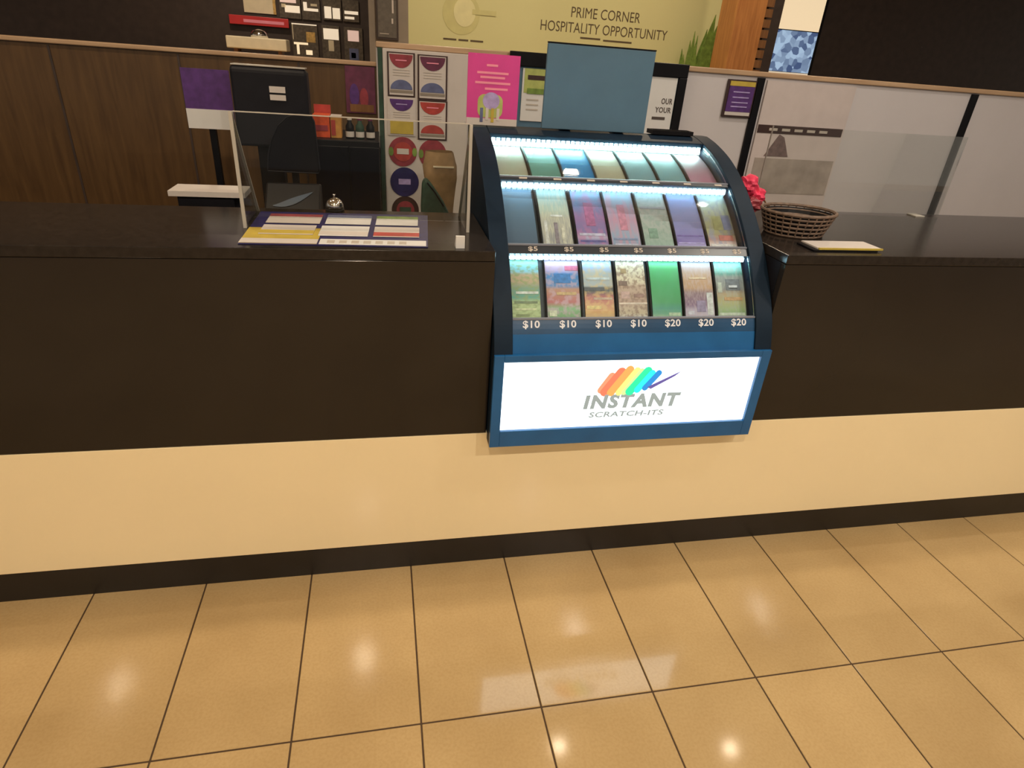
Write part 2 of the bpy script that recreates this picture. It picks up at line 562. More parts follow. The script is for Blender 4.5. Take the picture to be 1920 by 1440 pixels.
# pale ring logo and fine print on the left of the hoarding
build('logo_ring', MB().prism_y(ellipse_xz(0.76, 1.79, 0.17, 0.17), HY - 0.002, HY), MT['hoard_faint'], hd)
build('logo_core', MB().prism_y(ellipse_xz(0.79, 1.80, 0.10, 0.115), HY - 0.004, HY - 0.002), MT['hoard_pale'], hd)
build('logo_bar', box(0.86, 1.08, HY - 0.006, HY - 0.004, 1.79, 1.83), MT['hoard_faint'], hd)
for a, b_ in ((0.60, 0.72), (0.74, 0.83), (0.85, 0.97)):
    build('fine_print', box(a, b_, HY - 0.002, HY, 1.572, 1.586), MT['hoard_text'], hd)
build('skirting', box(0.284, 3.80, 4.98, 5.0, 0, 0.12), MT['hoard_faint'], hd)

struct('wall_grey', box(-0.063, 0.284, 4.98, 5.12, 0, CEIL), MT['greywall'], 'narrow grey plaster wall left of the cream hoarding', (0.1, 5, 0))
po = thing('framed_poster', 'dark framed grey poster on the narrow grey wall', 'poster', (0.1, 4.97, 1.53))
build('frame', box(0.0, 0.195, 4.955, 4.979, 1.53, 1.86), MT['darkshop'], po, bevel=0.003)
build('print', box(0.016, 0.178, 4.951, 4.955, 1.55, 1.84), MT['greyprint'], po)
build('title_line', box(0.03, 0.11, 4.949, 4.951, 1.575, 1.582), MT['paleline'], po)
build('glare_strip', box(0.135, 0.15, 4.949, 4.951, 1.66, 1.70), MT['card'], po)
build('side_text', box(0.14, 0.155, 4.949, 4.951, 1.74, 1.84), MT['card'], po)

struct('wall_shop', box(-7.0, -0.063, 7.0, 7.12, 0, CEIL), MT['darkshop'], 'dark wall of the food shop across the mall', (-3, 7, 0))
struct('wall_shop_side', box(-0.063, 0.03, 5.12, 7.12, 0, CEIL), MT['darkshop'], 'dark return wall of the food shop', (0, 6, 0))
struct('wall_right_shop', box(3.80, 12.0, 6.2, 6.32, 0, CEIL), MT['darkshop'], 'dark wall of the shop right of the timber column', (6, 6.2, 0))

# kiosk rear partition -------------------------------------------------
PT = 1.448
pw = struct('wall_partition', box(-0.004, 4.4, 1.50, 1.56, 0, PT), MT['partition'], 'low white partition behind the kiosk', (2, 1.5, 0))
build('top_rail', box(-0.004, 4.4, 1.488, 1.572, PT, PT + 0.022), MT['rail_wood'], pw, bevel=0.004)
for x in (1.780, 3.0):
    build('joint_post', box(x - 0.018, x + 0.018, 1.484, 1.50, 0, PT - 0.004), MT['black'], pw, bevel=0.002)
pl = struct('wall_partition_wood', box(-4.2, -0.004, 1.52, 1.58, 0, 1.375), MT['brownwood'], 'low brown timber partition behind the staff area', (-2, 1.52, 0))
build('top_rail', box(-4.2, -0.004, 1.508, 1.592, 1.375, 1.392), MT['rail_wood'], pl, bevel=0.004)
for k in range(0, 9):
    x = -0.32 - k * 0.46
    build('panel_joint', box(x - 0.004, x + 0.004, 1.517, 1.52, 0, 1.37), MT['darkshop'], pl)

# ================================================================== SERVICE COUNTER
MX0, MX1 = 0.276, 1.083           # ticket display case, outer sides
ct = thing('service_counter', 'long counter with dark gloss front, cream plinth and black kickboard', 'counter', (0.5, 0.2, 0))
build('kickboard', box(-2.6, 4.2, 0.0, 0.04, 0.0, 0.098), MT['kick'], ct)
build('plinth', box(-2.6, 4.2, 0.0, 0.42, 0.099, 0.485), MT['plinth'], ct, bevel=0.0015)
build('front_panel', box(-2.6, MX0 - 0.003, 0.0, 0.022, 0.487, 0.988), MT['panel'], ct, bevel=0.0015)
build('front_panel', box(MX1 + 0.003, 4.2, 0.0, 0.022, 0.487, 0.988), MT['panel'], ct, bevel=0.0015)
build('carcass', box(-2.6, MX0 - 0.003, 0.0225, 0.40, 0.487, 0.988), MT['softblack'], ct)
build('carcass', box(MX1 + 0.003, 4.2, 0.0225, 0.40, 0.487, 0.988), MT['softblack'], ct)

wt = build('counter_worktop', box(-2.6, MX0 - 0.003, 0.0, 0.415, 0.989, 1.015), MT['worktop'], None, (-0.9, 0.2, 0.989), bevel=0.002)
tag(wt, 'dark polished stone worktop carrying the printed mat, left of the ticket display case', 'worktop')
wt2 = build('counter_worktop', box(MX1 + 0.003, 4.2, 0.0, 0.60, 0.989, 1.015), MT['worktop'], None, (2.6, 0.2, 0.989), bevel=0.002)
tag(wt2, 'dark polished stone worktop right of the ticket display case', 'worktop')

# ================================================================== TICKET DISPLAY CASE
KEY = [(-0.040, 0.700), (-0.033, 0.745), (0.0, 0.832), (0.055, 0.916), (0.12, 0.995), (0.205, 1.074),
       (0.30, 1.143), (0.40, 1.194), (0.50, 1.226), (0.585, 1.243), (0.62, 1.246)]

def catmull(pts, n=8):
    out = []
    for i in range(1, len(pts) - 2):
        p0, p1, p2, p3 = (Vector(pts[i + k]) for k in (-1, 0, 1, 2))
        for s in range(n):
            t = s / n
            out.append(0.5 * ((2 * p1) + (-p0 + p2) * t + (2 * p0 - 5 * p1 + 4 * p2 - p3) * t * t + (-p0 + 3 * p1 - 3 * p2 + p3) * t ** 3))
    out.append(Vector(pts[-2]))
    return out

CURVE = catmull(KEY)                # from the lightbox top to the roof
def normal_at(i):
    a, b = CURVE[max(0, i - 1)], CURVE[min(len(CURVE) - 1, i + 1)]
    d = (b - a).normalized()
    return Vector((-d.y, d.x))      # outward: towards the customer and up

def at_y(y):
    """fractional index on CURVE for a given depth"""
    for i in range(len(CURVE) - 1):
        if CURVE[i].x <= y <= CURVE[i + 1].x:
            return i + (y - CURVE[i].x) / (CURVE[i + 1].x - CURVE[i].x)
    return 0.0

def pt(s, off):
    i = int(min(s, len(CURVE) - 2))
    t = s - i
    p = CURVE[i].lerp(CURVE[i + 1], t)
    n = normal_at(i).lerp(normal_at(i + 1), t).normalized()
    return p + n * off

def ribbon(s0, s1, o_out, o_in, n=10):
    a = [pt(s0 + (s1 - s0) * k / n, o_out) for k in range(n + 1)]
    b = [pt(s0 + (s1 - s0) * k / n, o_in) for k in range(n + 1)]
    return [tuple(p) for p in a] + [tuple(p) for p in reversed(b)]

IX0, IX1 = 0.327, 1.031
YB = 0.62
cs = thing('ticket_display_case', 'black curved-front lit lottery ticket display case with a white sign', 'display case', (0.68, 0.3, 0.4852))
# side cheeks
side = [(-0.036, 0.468), (-0.036, 0.70)] + [tuple(pt(k, 0.010)) for k in range(0, len(CURVE))] + [(YB, 1.252), (YB, 0.487), (0.0, 0.487), (-0.0015, 0.487), (-0.0015, 0.468)]
for a, b_ in ((MX0, IX0 - 0.001), (IX1 + 0.001, MX1)):
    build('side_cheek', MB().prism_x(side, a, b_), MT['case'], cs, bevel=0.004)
# body between the cheeks
build('back_panel', box(IX0, IX1, 0.60, YB, 0.49, 1.24), MT['case'], cs)
build('floor_panel', box(IX0, IX1, 0.0, 0.60, 0.487, 0.50), MT['case_in'], cs)
s_top = at_y(0.505)
build('roof', MB().prism_x(ribbon(s_top, len(CURVE) - 1, 0.010, -0.014, 4) , IX0, IX1), MT['case'], cs, bevel=0.002)
# lightbox
LB = thing_lb = build('lightbox', MB().box(IX0 - 0.0005, IX1 + 0.0005, -0.030, -0.002, 0.4685, 0.505)
                      .box(IX0, IX1, -0.030, -0.002, 0.738, 0.748)
                      .box(IX0, IX1, -0.012, -0.002, 0.505, 0.738), MT['case'], cs)
SX0, SX1, SZ0, SZ1 = 0.3035, 1.0535, 0.519, 0.732
lb_frame = MB()
FY0, FY1 = -0.050, -0.0362
lb_frame.box(MX0, SX0, FY0, FY1, 0.468, 0.752).box(SX1, MX1, FY0, FY1, 0.468, 0.752)
lb_frame.box(SX0, SX1, FY0, FY1, 0.468, SZ0).box(SX0, SX1, FY0, FY1, SZ1, 0.752)
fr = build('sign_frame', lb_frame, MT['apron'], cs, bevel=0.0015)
sg = build('sign_panel', box(SX0 + 0.0005, SX1 - 0.0005, -0.0415, -0.0368, SZ0 + 0.0005, SZ1 - 0.0005), MT['sign'], cs)
sg['label'] = 'glowing white sign panel with rainbow brush mark'
# sign print: a brush-stroke rainbow and the wording
def em_print(n, c):
    return em('sign_' + n, c, 1.0, False)
SY = -0.0416
strokes = [  # name, colour, lower-left x, lower z, upper x, upper z, half width
    ('brown_red', (0.72, 0.27, 0.16), 0.586, 0.636, 0.612, 0.680, 0.011),
    ('red', (0.95, 0.17, 0.10), 0.598, 0.630, 0.638, 0.692, 0.014),
    ('orange', (0.90, 0.33, 0.10), 0.616, 0.628, 0.662, 0.699, 0.012),
    ('yellow', (0.98, 0.84, 0.22), 0.640, 0.627, 0.684, 0.696, 0.010),
    ('lime', (0.50, 0.90, 0.30), 0.655, 0.627, 0.698, 0.694, 0.008),
    ('green', (0.02, 0.74, 0.34), 0.672, 0.630, 0.716, 0.693, 0.013),
    ('cyan', (0.02, 0.75, 0.80), 0.694, 0.634, 0.730, 0.686, 0.010),
    ('blue', (0.02, 0.22, 0.60), 0.716, 0.640, 0.750, 0.686, 0.009)]
for k, (n, c, xa, za, xb, zb, hw) in enumerate(strokes):
    d = Vector((xb - xa, zb - za)).normalized()
    q = Vector((-d.y, d.x)) * hw
    a, b_ = Vector((xa, za)), Vector((xb, zb))
    out = []
    for t in range(9):
        an = math.pi * t / 8
        out.append(b_ + q * -math.cos(an) + d * hw * math.sin(an))
    for t in range(9):
        an = math.pi * t / 8
        out.append(a + q * math.cos(an) - d * hw * math.sin(an))
    build('brush_stroke', MB().prism_y([tuple(p) for p in out], SY - 0.0002 * (k + 1), SY + 0.00005), em_print(n, c), sg)
build('pen_tail', MB().prism_y([(0.722, 0.642), (0.734, 0.636), (0.800, 0.675), (0.815, 0.6885), (0.797, 0.680)], SY - 0.002, SY), em_print('indigo', (0.10, 0.08, 0.28)), sg)
GREY = em('sign_grey', (0.27, 0.33, 0.34), 0.8, False)
lettering('INSTANT', 0.540, 0.832, 0.576, 0.622, SY, GREY, sg, bold=0.05, shear=0.12, depth=0.0008)
lettering('SCRATCH-ITS', 0.560, 0.788, 0.548, 0.566, SY, GREY, sg, bold=0.03, shear=0.12, depth=0.0008)

# apron, tinted with the sign's glow, between the sign and the lowest price rail
sA = at_y(0.0)
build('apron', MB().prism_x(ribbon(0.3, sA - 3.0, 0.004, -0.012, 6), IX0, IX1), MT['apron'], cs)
# price rails: at the foot of every row
sB, sC = at_y(0.12), at_y(0.30)
rails = [(sA - 3.0, sA + 0.2, MT['bluerail']), (sB - 1.6, sB + 0.35, MT['rail']), (sC - 0.75, sC + 0.15, MT['rail'])]
rail_objs = []
for k, (a, b_, m_) in enumerate(rails):
    rail_objs.append(build('price_rail', MB().prism_x(ribbon(a, b_, 0.003, -0.016, 3), IX0, IX1), m_, cs))
    lip = pt(b_, 0.002)
    build('rail_lip', MB().prism_x([(lip.x - 0.004, lip.y - 0.001), (lip.x + 0.004, lip.y - 0.001), (lip.x + 0.004, lip.y + 0.003), (lip.x - 0.004, lip.y + 0.003)], IX0, IX1), MT['lip'], cs)
# rows: (start, end) along the curve
rows = [(sA + 0.2, sB - 1.6), (sB + 0.35, sC - 0.75), (sC + 0.15, s_top)]
DEPTH = 0.032
LEDN = 44
led_proto = None
for k, (a, b_) in enumerate(rows):
    # sloping ticket tray and the shelf under it
    build('ticket_tray', MB().prism_x(ribbon(a - 0.2, b_ + 0.4, -DEPTH, -DEPTH - 0.008, 8), IX0, IX1), MT['case_in'], cs)
    f0, f1 = pt(a - 0.1, -0.016), pt(a - 0.1, -DEPTH - 0.006)
    build('shelf', MB().prism_x([(f0.x, f0.y), (f1.x, f1.y), (f1.x, f1.y - 0.006), (f0.x, f0.y - 0.006)], IX0, IX1), MT['case_in'], cs)
    # glowing tube strip under the rail above
    c = pt(b_ - (0.25 if k < 2 else 0.1), -0.013)
    hh = 0.006 if k == 0 else (0.008 if k == 1 else 0.011)
    strip = build('light_strip', box(IX0 + 0.002, IX1 - 0.002, c.x + 0.002, c.x + 0.010, c.y - hh, c.y + hh), MT['ledgap%d' % k], cs)
    pitch = (IX1 - IX0 - 0.008) / LEDN
    for q in range(LEDN):
        x = IX0 + 0.004 + (q + 0.5) * pitch
        if q == 0:
            base = build('lamp_cell', box(x - pitch * 0.33, x + pitch * 0.33, c.x - 0.004, c.x + 0.0019, c.y - hh * 0.9, c.y + hh * 0.9), MT['led%d' % k], strip)
        else:
            o = base.copy()
            COL.objects.link(o)
            o.parent = strip
            o.location = (q * pitch, 0, 0)
# thin bin dividers
SLOT = (IX1 - IX0) / 7
for k, (a, b_) in enumerate(rows):
    for q in range(1, 7):
        x = IX0 + q * SLOT
        build('bin_divider', MB().prism_x(ribbon(a + 0.2, b_ - 0.5, -DEPTH + 0.010, -DEPTH, 6), x - 0.002, x + 0.002), MT['black'], cs)
# curved glass front
for k, (a, b_) in enumerate(rows):
    build('glass_pane', MB().prism_x(ribbon(a, b_, 0.001, -0.002, 10), IX0, IX1), MT['glass'], cs, smooth=False)
# prices
prices = [['$10', '$10', '$10', '$10', '$20', '$20', '$20'], ['$5'] * 7]
for q in range(7):
    cx = IX0 + (q + 0.5) * SLOT
    a, b_, _ = rails[0]
    lo, hi = pt(a + (b_ - a) * 0.34, 0.0036), pt(a + (b_ - a) * 0.90, 0.0036)
    lettering(prices[0][q], cx - 0.023, cx + 0.023, lo.y, hi.y, lo.x, MT['lettering_white'], rail_objs[0], bold=0.02, tilt=(hi.x - lo.x) / (hi.y - lo.y))
    a, b_, _ = rails[1]
    lo, hi = pt(a + (b_ - a) * 0.22, 0.0036), pt(a + (b_ - a) * 0.80, 0.0036)
    lettering(prices[1][q], cx + 0.004, cx + 0.030, lo.y, hi.y, lo.x, MT['paleline'], rail_objs[1], bold=0.02, tilt=(hi.x - lo.x) / (hi.y - lo.y))
    a, b_, _ = rails[2]
    build('blank_price_tag', MB().prism_x(ribbon(a + (b_ - a) * 0.25, a + (b_ - a) * 0.75, 0.0042, 0.0031, 2), cx + 0.005, cx + 0.028), MT['paleline'], rail_objs[2])

# ------------------------------------------------------------------ tickets, one per bin
def ticket(row, slot, mat, label, dx=0.0, w=0.088, s_lo=0.35, s_hi=-0.35, group=None):
    a, b_ = rows[row]
    cx = IX0 + (slot + 0.5) * SLOT + dx
    n = 8
    s0, s1 = a + s_lo, b_ + s_hi
    vs, fs, uvs = [], [], []
    for k in range(n + 1):
        t = k / n
        for off in (-DEPTH + 0.0045, -DEPTH + 0.0005):
            p = pt(s0 + (s1 - s0) * t, off - (0.0 if 0 < k < n else 0.0))
            for x in (cx - w / 2, cx + w / 2):
                vs.append((x, p.x, p.y))
                uvs.append((0 if x < cx else 1, t))
    for k in range(n):
        i, j = 4 * k, 4 * (k + 1)
        fs += [(i, i + 1, j + 1, j), (i + 2, j + 2, j + 3, i + 3), (i, j, j + 2, i + 2), (i + 1, i + 3, j + 3, j + 1)]
    fs += [(0, 2, 3, 1), (4 * n, 4 * n + 1, 4 * n + 3, 4 * n + 2)]
    p0 = pt(s0, -DEPTH + 0.0005)
    org = Vector((cx, p0.x, p0.y))
    me = bpy.data.meshes.new('scratch_ticket')
    me.from_pydata([tuple(Vector(v) - org) for v in vs], [], fs)
    lay = me.uv_layers.new(name='UVMap')
    for lp in me.loops:
        lay.data[lp.index].uv = uvs[lp.vertex_index]
    bm = bmesh.new()
    bm.from_mesh(me)
    bmesh.ops.recalc_face_normals(bm, faces=bm.faces)
    bm.to_mesh(me)
    bm.free()
    me.materials.append(mat)
    o = bpy.data.objects.new('scratch_ticket', me)
    COL.objects.link(o)
    o.location = org
    tag(o, label, 'ticket', group)
    return o

PANEL_MATS = {}
def panel_mat(c):
    if c not in PANEL_MATS:
        PANEL_MATS[c] = pm('ticket_panel_colour', c, 0.4, var=0.25, scale=90)
    return PANEL_MATS[c]

def ticket_panels(o, row, slot, w, dx, panels):
    a, b_ = rows[row]
    s0, s1 = a + 0.35, b_ - 0.35
    cx = IX0 + (slot + 0.5) * SLOT + dx
    for (u0, u1, v0, v1, c) in panels:
        build('print_or_glare_panel', MB().prism_x(ribbon(s0 + (s1 - s0) * v0, s0 + (s1 - s0) * v1, -DEPTH + 0.0053, -DEPTH + 0.0043, 4),
                                            cx - w / 2 + w * u0, cx - w / 2 + w * u1), panel_mat(c), o)

C = {'sky': (.30, .62, .72), 'tan': (.55, .40, .25), 'teal': (.12, .40, .33), 'lime': (.50, .62, .30), 'lilac': (.55, .45, .72),
     'pink': (.75, .30, .42), 'blue': (.08, .26, .55), 'red': (.48, .12, .12), 'green': (.08, .42, .15), 'grey': (.42, .47, .48),
     'dark': (.10, .11, .11), 'orange': (.70, .28, .08), 'cream': (.72, .62, .45), 'brown': (.30, .17, .11), 'white': (.75, .75, .72),
     'violet': (.22, .20, .52), 'aqua': (.30, .68, .62)}
G3 = 'scratch tickets on the lowest lit shelf'
G2 = 'scratch tickets on the middle lit shelf'
G1 = 'scratch tickets on the top lit shelf'
WH, DK = (.68, .70, .66), (.10, .11, .12)
PAN3 = [
    [(.15, .95, .42, .46, WH), (.08, .9, .26, .30, (.20, .26, .14)), (.1, .85, .15, .18, (.70, .74, .45)), (.12, .6, .04, .08, (.25, .32, .14))],
    [(.25, .75, .60, .76, (.05, .20, .48)), (.60, 1.0, .82, .90, (.70, .20, .34)), (.06, .28, .04, .14, (.70, .74, .55)), (.3, .9, .40, .45, (.60, .42, .20))],
    [(.0, .7, .47, .53, DK), (.1, .9, .66, .70, (.55, .62, .62)), (.05, .55, .16, .22, (.80, .62, .25)), (.3, .95, .32, .36, (.55, .40, .30))],  # yellow panel is lamp glare painted onto the ticket
    [(.05, .35, .56, .64, (.22, .14, .11)), (.15, .35, .78, .86, (.35, .24, .12)), (.0, 1.0, .24, .27, (.74, .62, .52)), (.55, .9, .36, .42, (.34, .20, .17)), (.1, .4, .34, .46, (.60, .40, .36))],
    [(.55, .95, .03, .09, (.50, .66, .46))],
    [(.76, .97, .04, .44, (.66, .68, .68)), (.2, .8, .68, .71, (.70, .54, .36)), (.08, .3, .05, .12, (.68, .66, .76)), (.4, .7, .10, .30, (.34, .28, .44))],
    [(.35, .85, .48, .68, (.16, .18, .20)), (.45, .75, .50, .57, (.62, .64, .66)), (.05, .2, .44, .62, (.50, .54, .46)), (.25, .9, .30, .36, (.55, .34, .16)), (.05, .95, .03, .08, (.62, .70, .58))]]
PAN2 = [
    [],
    [(.35, .75, .52, .55, (.78, .80, .78)), (.1, .2, .05, .45, (.70, .70, .68)), (.42, .55, .08, .42, (.30, .26, .30)), (.66, .76, .05, .40, (.68, .66, .56))],
    [(.36, .66, .38, .78, (.46, .16, .32)), (.08, .92, .22, .26, (.56, .54, .70)), (.08, .92, .12, .15, (.14, .13, .36)), (.15, .85, .03, .08, (.58, .56, .72))],
    [(.38, .64, .32, .76, (.62, .26, .36)), (.08, .92, .16, .19, (.24, .30, .48)), (.1, .9, .05, .10, (.58, .58, .72))],
    [(.06, .94, .70, .74, (.34, .34, .38)), (.1, .9, .04, .08, (.66, .72, .66)), (.2, .5, .2, .36, (.22, .36, .28))],
    [(.05, .95, .12, .14, (.46, .40, .74)), (.05, .95, .24, .26, (.18, .12, .40))],
    [(.4, .9, .18, .27, (.52, .16, .13)), (.05, .95, .03, .12, (.74, .70, .70)), (.3, .6, .36, .60, (.40, .40, .16)), (.65, .95, .36, .62, (.20, .24, .44))]]
T3 = [
    ([(0, C['lime']), (.28, C['lime']), (.36, C['teal']), (.52, (.25, .38, .28)), (.62, C['tan']), (.74, C['tan']), (.8, C['sky']), (1, C['aqua'])], (.30, .38, .16), 30, .7, (1, 3),
     'sky-blue, tan and lime scratch ticket at the left end of the lowest shelf', .078, -.004),
    ([(0, (.2, .42, .18)), (.18, (.2, .42, .18)), (.28, C['red']), (.5, (.52, .28, .18)), (.56, C['blue']), (.76, C['blue']), (.82, C['lilac']), (.92, (.72, .5, .62)), (1, C['lilac'])], (.60, .42, .50), 26, .65, (1, 1.6),
     'lilac, blue and red scratch ticket second from the left on the lowest shelf', .094, .0),
    ([(0, (.6, .45, .25)), (.1, (.70, .38, .12)), (.36, C['red']), (.46, C['dark']), (.52, C['dark']), (.56, C['grey']), (.78, C['grey']), (.84, (.40, .50, .66)), (1, (.36, .48, .62))], (.75, .52, .18), 26, .5, (1, 2),
     'grey scratch ticket with fiery red and orange base on the lowest shelf', .084, .002),
    ([(0, C['white']), (.08, (.62, .52, .36)), (.3, (.48, .32, .24)), (.55, (.55, .40, .30)), (.62, C['cream']), (1, C['cream'])], (.28, .17, .12), 34, .75, (1.2, 2),
     'cream scratch ticket with brown patches, middle of the lowest shelf', .084, -.001),
    ([(0, (.45, .62, .42)), (.07, (.2, .45, .32)), (.16, (.07, .32, .24)), (.28, (.06, .36, .13)), (.85, (.07, .46, .16)), (1, (.16, .60, .30))], (.09, .42, .2), 14, .3, (1, 1),
     'plain bright green scratch ticket on the lowest shelf', .088, .0),
    ([(0, (.66, .58, .68)), (.14, (.52, .44, .58)), (.22, (.24, .14, .26)), (.44, (.30, .20, .22)), (.52, (.55, .34, .20)), (.75, (.55, .35, .22)), (.9, (.55, .44, .44)), (1, (.48, .46, .55))], (.60, .48, .50), 34, .4, (2.2, 1.4),
     'orange-tan scratch ticket with purple lower half on the lowest shelf', .090, .0),
    ([(0, (.58, .66, .50)), (.08, (.30, .48, .22)), (.26, (.46, .46, .22)), (.42, (.46, .34, .20)), (.5, (.24, .24, .24)), (.72, (.28, .30, .28)), (.78, (.12, .34, .27)), (.84, C['aqua']), (1, C['aqua'])], (.42, .46, .40), 30, .4, (2, 1.5),
     'aqua-topped green and grey scratch ticket at the right end of the lowest shelf', .088, .0)]
for q, (st, bl, bs, ba, sr, lab, w, dx) in enumerate(T3):
    o = ticket(0, q, print_mat('ticket_low_print', st, bl, bs, ba, sr), lab, dx, w, group=G3)
    ticket_panels(o, 0, q, w, dx, PAN3[q])
T2 = [
    ([(0, (.10, .15, .23)), (1, (.16, .28, .40))], None, 10, .2, (1, 1), 'plain blue-grey blank ticket card at the left end of the middle shelf', .092, -.004),
    ([(0, (.62, .58, .45)), (.12, (.36, .36, .38)), (.5, (.50, .50, .44)), (.62, (.52, .62, .52)), (1, (.36, .58, .60))], (.72, .70, .55), 34, .7, (3.5, .8), 'pale cream and teal striped scratch ticket on the middle shelf', .086, .0),
    ([(0, (.52, .50, .64)), (.12, (.20, .20, .45)), (.2, (.55, .52, .68)), (.26, (.22, .22, .46)), (.5, (.34, .20, .42)), (.75, (.16, .26, .50)), (1, (.28, .48, .66))], (.55, .22, .42), 22, .6, (1, 1), 'navy scratch ticket with a purple-pink centre on the middle shelf', .090, .002),
    ([(0, (.55, .52, .66)), (.1, (.30, .38, .55)), (.25, (.34, .44, .60)), (.5, (.55, .34, .48)), (.7, (.42, .42, .60)), (1, (.30, .56, .66))], (.70, .32, .42), 20, .55, (2, .7), 'light blue scratch ticket with a rosy middle on the middle shelf', .086, .0),
    ([(0, (.56, .62, .56)), (.1, (.34, .46, .40)), (.4, (.44, .48, .44)), (.7, (.50, .50, .47)), (1, (.42, .56, .62))], (.26, .38, .32), 34, .6, (1.2, 1.8), 'mottled grey-green scratch ticket on the middle shelf', .088, .0),
    ([(0, (.24, .16, .50)), (.1, (.40, .34, .66)), (.14, (.20, .13, .44)), (.28, (.24, .22, .52)), (1, (.26, .36, .72))], (.34, .30, .62), 14, .3, (1, 3), 'violet-blue scratch ticket second from the right on the middle shelf', .090, .0),
    ([(0, (.70, .66, .66)), (.13, (.66, .52, .50)), (.2, (.44, .24, .22)), (.32, (.42, .40, .20)), (.6, (.50, .52, .30)), (.75, (.56, .66, .52)), (1, (.52, .70, .66))], (.26, .30, .48), 24, .6, (1.4, 1), 'pale olive scratch ticket with red band at the right end of the middle shelf', .088, .0)]
for q, (st, bl, bs, ba, sr, lab, w, dx) in enumerate(T2):
    o = ticket(1, q, print_mat('ticket_mid_print', st, bl, bs, ba, sr), lab, dx, w, group=G2)
    ticket_panels(o, 1, q, w, dx, PAN2[q])
T1 = [
    ([(0, (.62, .62, .46)), (1, (.52, .60, .50))], (.66, .60, .52), 14, .4, (1, 1), 'ivory scratch ticket at the left end of the top shelf', .090, 0),
    ([(0, (.14, .40, .34)), (1, (.22, .56, .50))], (.2, .5, .4), 16, .4, (1, 3), 'teal-green scratch ticket second from the left on the top shelf', .088, 0),
    ([(0, (.0, .26, .70)), (.7, (.01, .34, .78)), (1, (.04, .46, .82))], None, 10, .2, (1, 1), 'vivid blue scratch ticket on the top shelf', .096, 0),
    ([(0, (.60, .55, .38)), (1, (.62, .62, .46))], (.52, .5, .4), 14, .4, (1, 1), 'pale cream scratch ticket in the middle of the top shelf', .088, 0),
    ([(0, (.22, .44, .54)), (1, (.34, .62, .66))], (.3, .5, .55), 16, .4, (1, 2), 'light steel-blue scratch ticket on the top shelf', .088, 0),
    ([(0, (.20, .46, .56)), (1, (.36, .64, .66))], (.3, .52, .5), 16, .4, (1, 2), 'pale aqua scratch ticket second from the right on the top shelf', .086, 0),
    ([(0, (.62, .18, .34)), (.25, (.62, .28, .42)), (.6, (.50, .40, .46)), (1, (.46, .46, .50))], (.66, .42, .52), 16, .5, (1, 3), 'pink scratch ticket at the right end of the top shelf', .088, 0)]
for q, (st, bl, bs, ba, sr, lab, w, dx) in enumerate(T1):
    ticket(2, q, print_mat('ticket_top_print', st, bl, bs, ba, sr), lab, dx, w, group=G1)

# ================================================================== ON TOP OF THE CASE
TZ = 1.2535
sb = thing('slate_board', 'blank slate-grey board standing on top of the ticket display case', 'board', (0.67, 0.57, TZ))
build('panel', box(0.499, 0.842, 0.553, 0.565, TZ, 1.489), MT['slate'], sb, bevel=0.002)
build('edge_trim', box(0.499, 0.842, 0.5525, 0.5655, 1.4892, 1.493), MT['black'], sb)
build('foot', box(0.56, 0.60, 0.566, 0.612, TZ, TZ + 0.012), MT['black'], sb, bevel=0.002)
build('foot', box(0.74, 0.78, 0.566, 0.612, TZ, TZ + 0.012), MT['black'], sb, bevel=0.002)

pk = thing('promotional_poster', 'magenta poster with white foot strip standing on the display case', 'poster', (0.34, 0.565, TZ))
def pbox(n, x0, x1, z0, z1, lay, m_):
    return build(n, box(x0, x1, 0.558 - 0.0008 * lay, 0.558 - 0.0008 * (lay - 1), z0, z1), m_, pk)
build('sheet', box(0.262, 0.419, 0.558, 0.562, TZ, 1.448), MT['magenta'], pk)
pbox('foot_strip', 0.262, 0.419, TZ, 1.273, 1, MT['card'])
for x0, x1, z in ((0.318, 0.352, 1.415), (0.29, 0.385, 1.395), (0.30, 0.375, 1.383), (0.285, 0.392, 1.368), (0.315, 0.385, 1.352)):
    pbox('text_line', x0, x1, z, z + 0.006, 1, MT['rose'])
build('picture', MB().prism_y(rounded_xz(0.295, 0.372, 1.275, 1.34, 0.02), 0.5572, 0.558), MT['lime'], pk)
build('picture_top', MB().prism_y(ellipse_xz(0.336, 1.322, 0.026, 0.024), 0.5564, 0.5572), MT['lavender'], pk)
for q in range(4):
    build('picture_bar', box(0.303 + q * 0.017, 0.312 + q * 0.017, 0.5556, 0.5572, 1.262 + (q % 2) * 0.006, 1.302), (MT['steelblue'], MT['card'], MT['yellow'], MT['card'])[q], pk)
build('clear_stand', MB().box(0.262, 0.419, 0.5625, 0.565, TZ, 1.36).box(0.262, 0.419, 0.5655, 0.61, TZ, TZ + 0.003), MT['acrylic'], pk)
pt_ = thing('pen_tray', 'small black pen tray on the right end of the display case roof', 'tray', (0.95, 0.585, TZ))
build('tray_base', box(0.875, 1.02, 0.562, 0.612, TZ, TZ + 0.003), MT['black'], pt_)
build('tray_rim', MB().box(0.875, 1.02, 0.562, 0.566, TZ + 0.003, TZ + 0.013).box(0.875, 1.02, 0.608, 0.612, TZ + 0.003, TZ + 0.013)
      .box(0.875, 0.879, 0.566, 0.608, TZ + 0.003, TZ + 0.013).box(1.016, 1.02, 0.566, 0.608, TZ + 0.003, TZ + 0.013), MT['black'], pt_)

